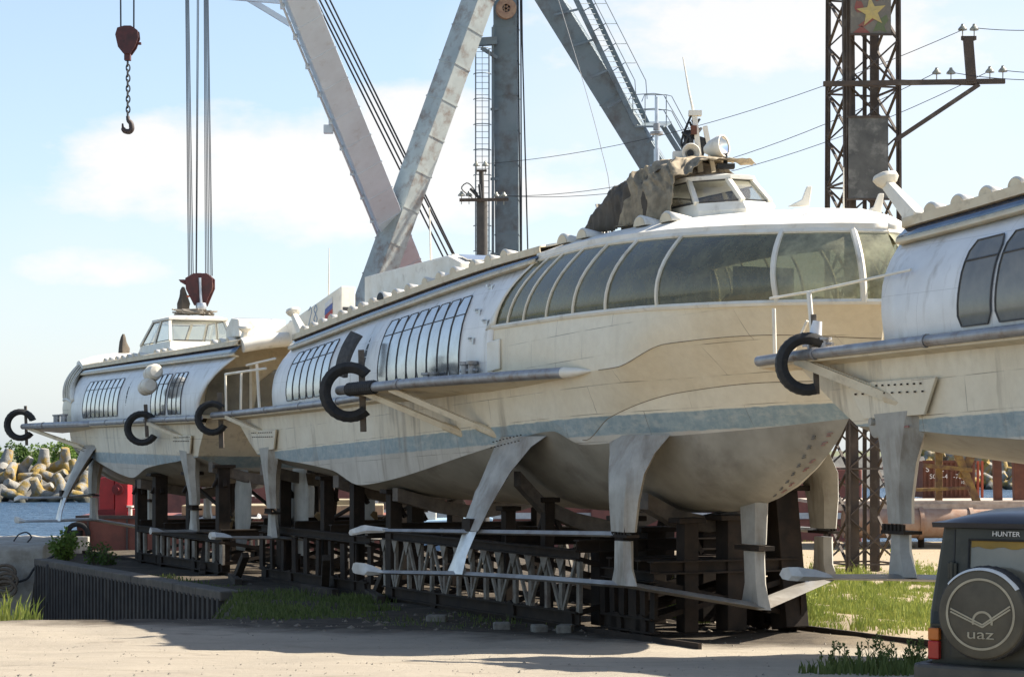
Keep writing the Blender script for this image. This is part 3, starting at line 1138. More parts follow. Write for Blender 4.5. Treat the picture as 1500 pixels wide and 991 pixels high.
        mb.box((lerp(u0, u1, .45), 0, zs - .1), (1.0, 1.2, .5))
        mb.build('helm_console', DARKIN, whm)

    # ---- foils and struts
    fdu = c.get('foil_du', 0)
    swp = lambda u: u if u < 15 else (22.6 + fdu + (u - 22.6) * ((-.8 if u < 22.4 else .1) if fdu else 1))
    S = lambda pts, sd: [(swp(u), v * sd, z, ch, th) for u, v, z, ch, th in pts]
    for sd in (near, -near):
        mb = MB()
        loft_uh(mb, S([(23.2, 2.75, 3.55, 2.6, .42), (23.1, 2.98, 3.3, 2.1, .40), (22.95, 3.3, 2.7, 1.45, .34), (22.9, 3.72, 1.9, 1.1, .28), (22.9, 4.02, 1.28, .95, .22)], sd))
        st_ = mb.build('outer_strut', STRUT, root, smooth=30)
        mb = MB()
        loft_uh(mb, S([(22.9, 4.02, 1.27, .8, .15), (22.75, 4.2, .7, .72, .13), (22.6, 4.3, .24, .95, .12)], sd))
        mb.build('strut_foot', ALU, st_, smooth=30)
        mb = MB()
        mb.box((22.9 + fdu, 4.0 * sd, 1.42), (.5, .26, .3))
        mb.build('strut_clamp', RUSTD, st_)
        mb = MB()
        for k in range(9):
            for zz in (3.42, 3.28):
                mb.box((22.35 + fdu + k * .2, 3.0 * sd + (.16 + (3.42 - zz) * .4) * sd, zz + .02 * k), (.024, .04, .024))
        mb.build('rivet_row', RUSTD, st_)
        mb = MB()
        loft_uh(mb, S([(21.9, 2.5, 3.3, .9, .2), (21.9, 3.3, 2.2, .6, .15), (22.3, 3.8, 1.4, .35, .12)], sd))
        mb.build('rear_fairing', STRUT, st_, smooth=30)
        mb = MB()
        loft_uh(mb, S([(27.75, 2.0, 3.55, 2.9, .6), (27.95, 2.25, 3.15, 2.0, .55), (28.15, 2.5, 2.7, 1.55, .46), (28.18, 2.58, 2.1, 1.25, .4), (28.18, 2.6, 1.42, 1.0, .34)], sd))
        st_ = mb.build('inner_strut', STRUT, root, smooth=30)
        mb = MB()
        loft_uh(mb, S([(28.18, 2.6, 1.22, .66, .26), (28.18, 2.6, .6, .72, .26), (28.2, 2.6, .25, 1.2, .28)], sd))
        mb.build('strut_foot', STRUT, st_, smooth=30)
        mb = MB()
        mb.box((swp(28.18), 2.6 * sd, 1.33), (.85, .32, .06))
        for k in range(5):
            mb.box((swp(28.18) - .28 + .14 * k, 2.6 * sd + .13 * sd, 1.45), (.07, .05, .2))
        mb.build('strut_flange', RUSTD, st_)
        mb = MB()
        loft_uv(mb, S([(20.3, 5.3, 1.2, .55, .12), (22.9, 4.0, 1.24, .7, .15), (28.18, 2.6, 1.35, .8, .16)], sd))
        uf = mb.build('upper_foil', FOILM, root, smooth=30)
        mb = MB()
        loft_uv(mb, S([(18.9, 5.62, 1.1, .3, .2), (19.5, 5.5, 1.2, .6, .26), (20.4, 5.22, 1.21, .55, .13)], sd))
        mb.build('foil_tip', FOILTIP, uf, smooth=30)
    mb = MB()
    half = [(20.1, 5.45, .16, .6, .12), (22.6, 4.3, .23, .75, .15), (25.4, 3.45, .25, .8, .17), (28.18, 2.6, .24, .9, .18), (29.45, 0, -.24, 1.1, .2)]
    loft_uv(mb, S(half, near) + S(half[:-1][::-1], -near))
    bf = mb.build('bow_foil', FOILM, root, smooth=30)
    for sd in (near, -near):
        mb = MB()
        loft_uv(mb, S([(19.3, 5.66, .2, .42, .36), (19.7, 5.6, .19, .7, .38), (20.0, 5.48, .18, .66, .3), (20.3, 5.36, .17, .6, .13)], sd))
        mb.build('foil_tip', FOILTIP, bf, smooth=30)
    mb = MB()
    loft_uh(mb, [(swp(29.4), 0, 2.12, 1.1, .34), (swp(29.4), 0, 1.15, .95, .3)])
    st_ = mb.build('centre_strut', STRUT, root, smooth=30)
    mb = MB()
    loft_uh(mb, [(swp(29.4), 0, 1.0, .8, .26), (swp(29.45), 0, .3, .8, .26), (swp(29.45), 0, -.26, 1.3, .28)])
    mb.build('strut_foot', STRUT, st_, smooth=30)
    mb = MB()
    mb.box((swp(29.4), 0, 1.07), (1.05, .4, .1))
    mb.build('strut_flange', RUSTD, st_)
    # stern foil
    for sd in (near, -near):
        mb = MB()
        loft_uh(mb, S([(3.35, 2.72, 3.55, 2.1, .56), (3.3, 2.72, 3.1, 1.5, .52), (3.2, 2.68, 2.4, .92, .42), (3.1, 2.62, 1.75, .68, .34), (3.1, 2.6, 1.3, .62, .32)], sd))
        st_ = mb.build('stern_strut', c.get('strut_mat', STRUT), root, smooth=30)
        mb = MB()
        loft_uh(mb, S([(3.1, 2.6, 1.12, .46, .26), (3.1, 2.6, .8, .5, .26), (3.15, 2.6, .34, .85, .28)], sd))
        mb.build('strut_foot', STRUT, st_, smooth=30)
        mb = MB()
        mb.box((3.1, 2.6 * sd, 1.14), (.72, .4, .06))
        for k in range(6):
            mb.box((2.8 + .12 * k, 2.6 * sd + .17 * sd, 1.22), (.06, .05, .14))
        mb.build('strut_flange', RUSTD, st_)
        mb = MB()
        mb.poly([(2.0, 2.99 * sd, 3.86), (4.75, 2.99 * sd, 3.9), (4.3, 2.92 * sd, 3.25), (2.45, 2.92 * sd, 3.2)], (0, .06 * sd, 0))
        br_ = mb.build('strut_bracket', c['hull_mat'], root, bev=.012)
        for zz, n_ in ((3.8, 12), (3.66, 10)):
            mb = MB()
            for k in range(n_):
                mb.box((2.2 + k * 2.3 / n_ + (.1 if zz < 3.7 else 0), 3.055 * sd, zz), (.03, .03, .03))
            mb.build('rivet_row', RUSTD, br_)
        if c.get('marks') and sd == near:
            mb = MB()
            for zz, h in ((2.75, .3), (2.2, .28)):
                mb.box((2.98, 2.6 * sd + .215 * sd, zz), (.10, .03, h))
                mb.box((2.9, 2.6 * sd + .215 * sd, zz + h / 2 - .03), (.16, .03, .04))
                mb.box((2.9, 2.6 * sd + .215 * sd, zz - h / 2 + .03), (.16, .03, .04))
            mb.box((3.35, 2.72 * sd + .235 * sd, 3.05), (.95, .03, .035))
            mb.build('draught_marks', MARKR, st_)
            mb = MB()
            for k in range(7):
                mb.box((2.84, 2.6 * sd + .2 * sd, 2.0 + k * .15), (.06, .03, .03))
            mb.build('scale_marks', MARKB, st_)
            mb = MB()
            mb.lathe([(0, .0), (.30, 0), (.30, .05), (.2, .08), (0, .08)], (2.72, 2.85 * sd, 3.15), (-.2, sd, 0), 18)
            mb.lathe([(0, .08), (.07, .08), (.07, .16), (0, .16)], (2.72, 2.85 * sd, 3.15), (-.2, sd, 0), 10)
            mb.build('outlet_disc', STRUT, st_, smooth=40)
    mb = MB()
    half = [(2.6, 4.05, .33, .6, .12), (3.1, 2.6, .31, .8, .16), (3.6, 0, .2, .9, .18)]
    loft_uv(mb, S(half, near) + S(half[:-1][::-1], -near))
    sf = mb.build('stern_foil', FOILM, root, smooth=30)
    for sd in (near, -near):
        mb = MB()
        loft_uv(mb, S([(2.2, 4.5, .36, .42, .3), (2.35, 4.42, .36, .66, .32), (2.5, 4.15, .35, .66, .26), (2.65, 3.95, .34, .6, .13)], sd))
        mb.build('foil_tip', FOILTIP, sf, smooth=30)
        if c.get('no_rudder'):
            continue
        mb = MB()
        loft_uh(mb, S([(1.6, 1.2, 2.6, 1.3, .14), (1.55, 1.2, 1.9, 2.1, .16), (1.6, 1.2, .7, 2.0, .16), (1.9, 1.2, -.35, 1.1, .12)], sd))
        mb.build('rudder', STRUT, root, smooth=30)
        mb = MB()
        mb.tube([(9.5, 1.0 * sd, 2.1), (3.4, 1.0 * sd, .75)], .07, 8)
        mb.bar((5, 1.0 * sd, 2.4), (4.6, 1.0 * sd, 1.05), .12, .06)
        sh = mb.build('propeller_shaft', RUSTD, root, smooth=40)
        mb = MB()
        for k in range(4):
            a = math.pi / 2 * k + .4
            mb.poly([(3.4, 1.0 * sd, .75), (3.45, 1.0 * sd + .4 * math.cos(a - .25), .75 + .4 * math.sin(a - .25)), (3.4, 1.0 * sd + .46 * math.cos(a), .75 + .46 * math.sin(a)), (3.35, 1.0 * sd + .4 * math.cos(a + .35), .75 + .4 * math.sin(a + .35))], (.04, 0, 0))
        mb.lathe([(0, -.2), (.1, 0), (.1, .2)], (3.3, 1.0 * sd, .73), (1, 0, .2), 10)
        mb.build('propeller', M('bronze', (.2, .14, .07), metal=.6, rough=.5), sh)
    # draught marks on the bow
    if c.get('bow_marks'):
        def hs(t, r):
            P, up = sec_bow(t)
            n = len(P) - 1
            i = min(n - 1, int(r * n))
            return lerp(P[i], P[i + 1], r * n - i)
        for mname, mat_, r0, lst in (('draught_marks', MARKR, .04, 1), ('scale_marks', MARKB, .0, 0)):
            mb = MB()
            for k in range(8):
                r = .48 - k * .055
                t0 = .955 - .002 * k
                if lst and k % 3 == 2:
                    continue
                for a, b_ in (((t0, r), (t0 + (.012 if lst else .007), r)), ((t0, r - .014), (t0 + .009, r - .014))):
                    p, q = hs(*a), hs(*b_)
                    n = Vector((.5, p.y / 2, -.3)).normalized()
                    sg = near
                    off = .012 if lst else -.02
                    p, q = hs(a[0] + off, a[1]), hs(b_[0] + off, b_[1])
                    P = Vector((p.x, p.y * sg, p.z)) + Vector((.012, .02 * sg, -.01))
                    Q = Vector((q.x, q.y * sg, q.z)) + Vector((.012, .02 * sg, -.01))
                    mb.bar(P, Q, .018, .02)
            mb.build(mname, mat_, hull)
    # small square scuttles along the guard for hull detail
    return root, cp


A_ = R(24.5)
SA, CA = math.sin(A_), math.cos(A_)
AX = math.atan2(-CA, SA)
HULL_P = hull_mat('hull_paint_bow_up', 3.04, .0345)
HULL_F = hull_mat('hull_paint_level', 3.08, .009)

zg_mid = [(0, 4.43), (10.7, 4.64), (16, 4.78), (22, 4.87), (28.8, 4.97)]
bl_mid = [(0, 6.25), (4.6, 6.49), (12, 7.03), (20.7, 7.6), (23.4, 7.74)]
re_mid = [(0, 6.68), (4.7, 6.98), (12, 7.52), (20.9, 8.06), (23.4, 8.14)]
MULL = [0.06, 0.125, 0.215, 0.315, 0.425, 0.575, 0.82, 0.945, 1.0]

mid, cp_mid = make_ship(dict(
    loc=(-6.85, 71.9, 0), rz=AX, near=-1, hull_mat=HULL_P,
    label='complete white hydrofoil in the middle with a tarpaulin over its wheelhouse and cream bow',
    zg=zg_mid, bl=bl_mid, re=re_mid, cut=(4.4, 4.3), roof_start=4.5, mull=MULL, seats=True, bow_marks=True,
    windows=[(5.9, 9.9, 6, .12, .86, PANE_SILVER), (14.1, 20.0, 8, .12, .86, PANE_SILVER)], slit=(12.9, .22),
    cleats=[(20.9, .9), (20.8, .68), (20.75, .42), (21.5, .56)], locker=21.75,
    guard=[(-.6, 3.6, 4.43), (1.5, 3.36, 4.47), (10.7, 3.28, 4.64), (15, 3.25, 4.76), (22, 3.15, 4.86)],
    bumper=[(15.6, 4.75, 4.84), (18.0, 4.55, 4.88), (20, 4.3, 4.92), (24.0, 3.7, 4.95), (26.2, 3.3, 4.97), (27.2, 3.06, 4.98)],
    braces=[((17.0, 4.6, 4.78), (19.7, 2.78, 3.62), .17), ((18.6, 4.4, 4.8), (21.8, 2.7, 3.56), .17), ((.6, 3.45, 4.36), (3.2, 2.9, 3.75), .16)],
    bollards=[(20.9, 3.2, 4.95, .5, .1), (18.6, 3.3, 4.9, .35, .11)],
    rails=[[(((-.4, 3.2, 5.85), (3.9, 3.1, 5.9)), .04), (((-.3, 3.2, 4.45), (-.4, 3.2, 5.85)), .04), (((1.4, 3.2, 4.45), (1.3, 3.15, 5.87)), .04), (((3.2, 3.1, 4.5), (2.9, 3.1, 6.1)), .05), (((2.4, 3.3, 6.05), (4.6, 3.0, 6.2)), .035)]],
    vents=[(u, 2.1, .23, .5, 1) for u in (5.4, 6.3, 7.2, 8.1, 9.0, 9.9, 10.8, 11.7, 13.6, 14.6, 15.9, 16.9, 17.9, 19.2, 20.2, 21.2)] + [(12.6, 2.1, .3, .6, 0), (23.9, 1.75, .3, .55, 1), (24.9, 1.72, .3, .55, 1), (27.6, 1.62, .3, .55, 1), (28.7, 1.55, .3, .55, 1)],
    horns=[(4.7, 2.1, 7.0, .72, -1.0)],
    fins=[(-3.2, 4.6, -.25, 7.0, 7.35, 8.62, True), (6.8, 14.0, -.25, 7.4, 8.75, 8.85, False)],
    antennas=[(1.2, 0, 7.3, 2.9, .035, .1), (10.6, 0, 8.4, 2.2, .04, -.15)],
    hatches=[(16.2, .6, 8.0, 2.6, 2.2, .55)],
    wheelhouse=(25.0, 29.65, 1.02, 8.5, 9.27, .9, .36, .95)))

right, cp_right = make_ship(dict(
    loc=(7.669, 38.657, .74), rz=AX, near=-1, hull_mat=HULL_P, scale=.94,
    label='white hydrofoil at the right edge showing only its stern and two dark windows',
    zg=zg_mid, bl=bl_mid, re=re_mid, cut=(3.2, 2.75), roof_start=2.85, mull=MULL, marks=True, no_rudder=True,
    windows=[(5.4, 6.32, 1, .1, .82, PANE_DARK), (6.42, 7.36, 1, .1, .82, PANE_DARK), (7.46, 8.4, 1, .1, .82, PANE_DARK)], seal=.016, wgap=.03,
    guard=[(-.3, 3.55, 4.36), (1.0, 3.45, 4.42), (3, 3.35, 4.47), (10.7, 3.28, 4.64), (15, 3.25, 4.76), (22, 3.15, 4.86)],
    braces=[((.9, 3.4, 4.33), (3.75, 2.85, 3.42), .2)],
    bollards=[(1.2, 3.15, 4.45, .3, .09)],
    rails=[[(((-.6, 3.1, 5.62), (.9, 3.05, 5.66), (4.0, 3.03, 5.82)), .026), (((-.25, 3.2, 4.4), (-.3, 3.2, 5.4)), .04), (((1.0, 3.1, 4.4), (.8, 3.1, 5.64)), .05), (((.3, 3.2, 4.4), (.75, 3.1, 5.1)), .03), (((1.9, 2.2, 4.5), (2.9, 2.7, 5.6)), .03)]],
    vents=[(u, 2.1, .2, .45, 1) for u in (3.6, 4.4, 5.2, 6.0, 6.9, 7.8, 8.7)],
    horns=[(2.9, 2.1, 6.85, .8, -1.0)],
    fins=[(7.2, 10.6, -.25, 7.2, 8.5, 8.6, False)]))

left, cp_left = make_ship(dict(
    loc=(-8.13, 74.27, -.1), rz=AX + math.pi, near=1, hull_mat=HULL_F,
    label='far left hydrofoil pointing its bow away, crane block above its wheelhouse',
    zg=[(0, 4.46), (28.8, 4.5)], bl=[(-2, 6.62), (23.4, 6.75)], re=[(-2, 7.16), (23.4, 7.2)], cut=(1.25, -1.6), roof_start=-1.7, bow_k=.3, foil_du=-3.7, fascia=True, bow_dz=-.6, g0=-.75, mull=MULL,
    windows=[(13.1, 19.6, 8, .12, .82, PANE_SILVER), (3.3, 5.2, 3, .1, .8, PANE_SILVER), (5.5, 7.7, 3, .1, .8, PANE_SILVER)], slit=(11.8, .22),
    guard=[(-.8, 3.5, 4.46), (3, 3.35, 4.47), (8, 3.3, 4.48), (18, 3.3, 4.48), (21, 3.3, 4.48)],
    bumper=[(24.4, 4.75, 4.42), (22, 4.3, 4.45), (17.5, 3.5, 4.46), (16.6, 3.0, 4.48)],
    braces=[((24.0, 4.6, 4.35), (19.6, 2.95, 3.4), .17), ((6.6, 3.45, 4.35), (3.3, 2.9, 3.75), .15)],
    bollards=[(22.5, 3.6, 4.55, .4, .1), (21.0, 3.6, 4.55, .4, .1)],
    vents=[(u, 1.9, .2, .45, 1) for u in (8.6, 9.6, 10.6, 13.2, 14.2, 15.2, 16.2, 17.2, 18.4, 19.4, .4, 1.4, 2.4)],
    horns=[(-1.5, 2.1, 7.1, .45, -.1)],
    hatches=[(.6, 1.0, 7.4, 1.8, 1.6, .7), (-1.6, -.6, 7.35, 2.0, 1.6, .6)],
    wheelhouse=(11.0, 17.2, 1.4, 7.5, 8.75, 2.0, .8, .9)))


# ------------------------------------------------------------------ ground, basin, water
def in_basin(x, y):
    """signed depth (m) inside the dock basin left of the slipway wall; >0 inside"""
    # wall line A(-19.7,86) - B(-8.45,61.9) - C(-6.9,52)
    def left_of(a, b):
        dx, dy = b[0] - a[0], b[1] - a[1]
        l = math.hypot(dx, dy)
        return ((x - a[0]) * dy - (y - a[1]) * dx) / l   # >0 right side of a->b
    d1 = left_of((-19.7, 86), (-8.45, 61.9))
    d2 = left_of((-8.45, 61.9), (-6.9, 51.5))
    d = d1 if d1 < d2 else max(0.0, d2) * .12
    lip = 51.6 + .10 * math.sin(x * .7) + .06 * math.sin(x * 2.3)
    return min(d, y - lip, 88.0 - y)


def noise2(x, y):
    return math.sin(x * 1.3 + 1.7 * math.sin(y * .7)) * math.sin(y * 1.1 + 1.3 * math.sin(x * .9))


def ground_h(x, y):
    z = gz(y) + .035 * noise2(x * .8, y * .8) + .012 * noise2(x * 3.1, y * 2.7)
    b = in_basin(x, y)
    if b > 0:
        z = lerp(z, -4.6, min(1, b / .35))
    qe = 98 if x < 6 else 108
    if y > qe:
        z = lerp(z, -4.6, min(1, (y - qe) / .5))
    return z


def ground_mat():
    m, nt, b = nodemat('yard_soil_and_sand')
    N, L = nt.nodes, nt.links
    tc = N.new('ShaderNodeTexCoord').outputs['Object']
    n1 = ramp(nt, tex_noise(nt, tc, .35, 6, .6), .35, .65)
    n2 = ramp(nt, tex_noise(nt, tc, 2.2, 8, .7), .3, .7)
    n3 = ramp(nt, tex_noise(nt, tc, 14, 6, .75), .35, .7)
    c = mixc(nt, n1, (.345, .30, .235), (.275, .24, .19))
    c = mixc(nt, mth(nt, 'MULTIPLY', n2, .5), c, (.37, .325, .255))
    c = mixc(nt, mth(nt, 'MULTIPLY', n3, .35), c, (.20, .16, .11))
    sep = N.new('ShaderNodeSeparateXYZ')
    L.new(tc, sep.inputs[0])
    # dark oily cinder soil along the slipway, beyond the road
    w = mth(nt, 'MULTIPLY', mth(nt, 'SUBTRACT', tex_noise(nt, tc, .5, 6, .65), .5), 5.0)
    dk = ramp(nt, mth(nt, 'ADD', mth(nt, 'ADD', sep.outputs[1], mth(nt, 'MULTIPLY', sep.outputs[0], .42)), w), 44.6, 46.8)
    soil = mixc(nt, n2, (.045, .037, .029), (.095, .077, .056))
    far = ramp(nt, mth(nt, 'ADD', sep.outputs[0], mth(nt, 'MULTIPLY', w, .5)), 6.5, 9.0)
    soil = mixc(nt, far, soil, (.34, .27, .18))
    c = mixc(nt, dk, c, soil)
    # tyre tracks and damp marks on the road
    tr = N.new('ShaderNodeMapping')
    tr.inputs['Rotation'].default_value = (0, 0, .45)
    tr.inputs['Scale'].default_value = (.12, 1.5, 1)
    L.new(tc, tr.inputs[0])
    t = ramp(nt, tex_noise(nt, tr.outputs[0], 1.0, 4, .6), .55, .7)
    c = mixc(nt, mth(nt, 'MULTIPLY', t, .22), c, (.17, .14, .10))
    wob2 = mth(nt, 'MULTIPLY', mth(nt, 'SUBTRACT', tex_noise(nt, tc, .16, 3), .5), 7.0)
    yy = mth(nt, 'ADD', mth(nt, 'ADD', sep.outputs[1], mth(nt, 'MULTIPLY', sep.outputs[0], .22)), wob2)
    rib = mth(nt, 'ABSOLUTE', mth(nt, 'SUBTRACT', mth(nt, 'FRACT', mth(nt, 'MULTIPLY', yy, .36)), .5))
    trk = mth(nt, 'MULTIPLY', ramp(nt, rib, .10, .02), ramp(nt, tex_noise(nt, tc, .8, 5), .42, .62))
    c = mixc(nt, mth(nt, 'MULTIPLY', trk, .38), c, (.20, .165, .12))
    oil = ramp(nt, tex_noise(nt, tc, .55, 4, .5), .66, .72)
    c = mixc(nt, mth(nt, 'MULTIPLY', oil, .45), c, (.13, .105, .08))
    L.new(c, b.inputs['Base Color'])
    b.inputs['Roughness'].default_value = .95
    b.inputs['Specular IOR Level'].default_value = .15
    h = mth(nt, 'ADD', tex_noise(nt, tc, 9, 8, .7), mth(nt, 'MULTIPLY', tex_noise(nt, tc, 45, 4, .7), .35))
    bump(nt, b, h, .6, .05)
    return m


def axis(lo, hi, fine_lo, fine_hi, fine, coarse):
    out, x = [], lo
    while x < hi:
        out.append(x)
        x += fine if fine_lo <= x < fine_hi else coarse
    out.append(hi)
    return out


mb = MB()
xs = axis(-46, 46, -24, 10, .3, 1.5)
ys = axis(10, 112, 36, 99, .3, 1.0)
mb.grid([[(x, y, ground_h(x, y)) for y in ys] for x in xs])
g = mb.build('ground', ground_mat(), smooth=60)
tag(g, kind='structure')


def water_mat():
    m, nt, b = nodemat('harbour_water')
    tc = nt.nodes.new('ShaderNodeTexCoord').outputs['Object']
    b.inputs['Base Color'].default_value = (.035, .075, .13, 1)
    b.inputs['Roughness'].default_value = .35
    b.inputs['Specular IOR Level'].default_value = .3
    b.inputs['IOR'].default_value = 1.33
    h = mth(nt, 'ADD', tex_noise(nt, tc, .45, 5, .65, (.45, 1.0, 1)), mth(nt, 'MULTIPLY', tex_noise(nt, tc, 1.8, 3, .6, (.6, 1, 1)), .35))
    bump(nt, b, h, 1.0, 2.2)
    return m


mb = MB()
mb.grid([[(x, y, -3.0) for y in (94, 150, 600, 3000, 9000)] for x in (-6000, -300, 0, 300, 6000)])
tag(mb.build('water', water_mat()), kind='structure')
mb = MB()
mb.grid([[(x, y, z) for y, z in ((430, -3.2), (445, -1.5), (600, 1.0), (1500, 3), (8000, 3))] for x in (-4000, -400, -100, 0, 100, 400, 4000)])
tag(mb.build('far_shore', M('far_shore_turf', (.10, .12, .05), (.14, .13, .07), rough=.95, scale=.05)), kind='structure')

# ------------------------------------------------------------------ quay walls
A2, B2, C2 = Vector((-19.7, 86)), Vector((-8.45, 61.9)), Vector((-6.9, 51.5))
t = empty('sheet_pile_wall', (0, 0, 0), 0, 'dark ribbed steel sheet pile wall of the slipway basin', 'wall')
mb = MB()
pts = []
for P, Q in ((A2, B2),):
    d = (Q - P)
    ln = d.length
    d.normalize()
    n = Vector((d.y, -d.x)) * -1
    k, s = 0, 0.0
    while s < ln:
        pat = [(0, 0), (.10, .0), (.20, -.28), (.42, -.28)][k % 4]
        q = P + d * min(ln, (k // 4) * .52 + pat[0]) + n * (-.10 - pat[1] * -1 + .0)
        s = (k // 4) * .52 + pat[0]
        pts.append((q, P + d * min(ln, s)))
        k += 1
rows = []
for q, base in pts:
    zt = gz(base.y) - .12
    rows.append([(q.x, q.y, zt), (q.x, q.y, -4.6)])
mb.grid(rows)
mb.build('ribbed_plating', SHEET, t, solid=.03)
mb = MB()
for P, Q, k in ((A2, B2, 10),):
    for i in range(k):
        a, b_ = P.lerp(Q, i / k), P.lerp(Q, (i + .992) / k)
        mb.bar((a.x, a.y, gz(a.y) - .04), (b_.x, b_.y, gz(b_.y) - .04), .75, .3)
mb.build('cap_beam', M('grimy_cap_beam', (.13, .11, .085), (.08, .068, .055), rough=.9, scale=2, stain=(.24, .2, .15), stain_amt=.3, bmp=.4), t, bev=.04)
mb = MB()
q = W(262, 850, 70.5)
mb.box((W(86, 855, 84).x, 83.4, -2.2), (.7, .3, 1.6))
mb.build('rubbing_block', BLACK, t, bev=.05)

mb = MB()
from mathutils import noise as mnoise
prof = []
for i in range(49):
    x = lerp(-34, -20.0, i / 48)
    row = []
    pth = [(97, -.80), (93, -.80), (90, -.79), (88.2, -.78), (87.6, -.80), (87.35, -.92)] + [(87.22, -1.1 - .28 * k) for k in range(13)]
    for k, (y, z) in enumerate(pth):
        n_ = mnoise.fractal(Vector((x * .9, y * .9, z * .9)), 1.0, 2.0, 5)
        e_ = 1 if k > 2 else .35
        row.append((x, y + .16 * n_ * e_, z + .10 * n_ * (1 if k < 7 else .3)))
    prof.append(row)
mb.grid(prof)
e = prof[-1]
mb.add(e + [(e[0][0], e[0][1], -4.6)], [tuple(range(len(e) + 1))])
cq = mb.build('concrete_quay', CONC, smooth=50)
tag(cq, 'pale broken concrete quay block at the left end of the sheet pile wall', 'quay wall')

# rubber hose and rope on the concrete quay
mb = MB()
pp = [W(70, 803, 87.2) + Vector((.9, -.3, 0)), W(52, 830, 86.8), W(38, 848, 86.7), W(15, 853, 86.7), W(5, 846, 86.7), W(-6, 835, 86.8)]
mb.tube([para(pp)(i / 30) for i in range(31)], .05, 8)
tag(mb.build('hose', BLACK, smooth=40), 'black hose hanging over the broken concrete quay block', 'hose')
mb = MB()
for k in range(5):
    c0 = W(8 + rnd.uniform(-4, 6), 838 + k * 6, 86.4)
    mb.tube([c0 + Vector((math.cos(a) * .45, -.1 * k * .3, math.sin(a) * .32)) for a in linspace(0, 6.28, 18)], .07, 7, caps=False)
tag(mb.build('rope_coil', M('tarred_rope', (.10, .075, .05), (.16, .12, .08), scale=20), smooth=50), 'tangled brown mooring rope hanging at the foot of the concrete quay', 'rope')
mb = MB()
mb.tube([para([W(20, 792, 90), W(28, 782, 90), W(38, 779, 90), W(46, 786, 90), W(40, 794, 90), W(70, 797, 90)])(i / 24) for i in range(25)], .035, 6)
tag(mb.build('cable_loop', BLACK, smooth=50), 'thin black cable looped on top of the concrete quay', 'cable')


# ------------------------------------------------------------------ slipway trolleys
def ship_pt(root, u, v, z):
    near = -1 if abs(root.rotation_euler.z - AX) < .1 else 1
    s = root.scale[0]
    return root.location + Matrix.Rotation(root.rotation_euler.z, 3, 'Z') @ Vector((u * s, v * near * s, z * s))


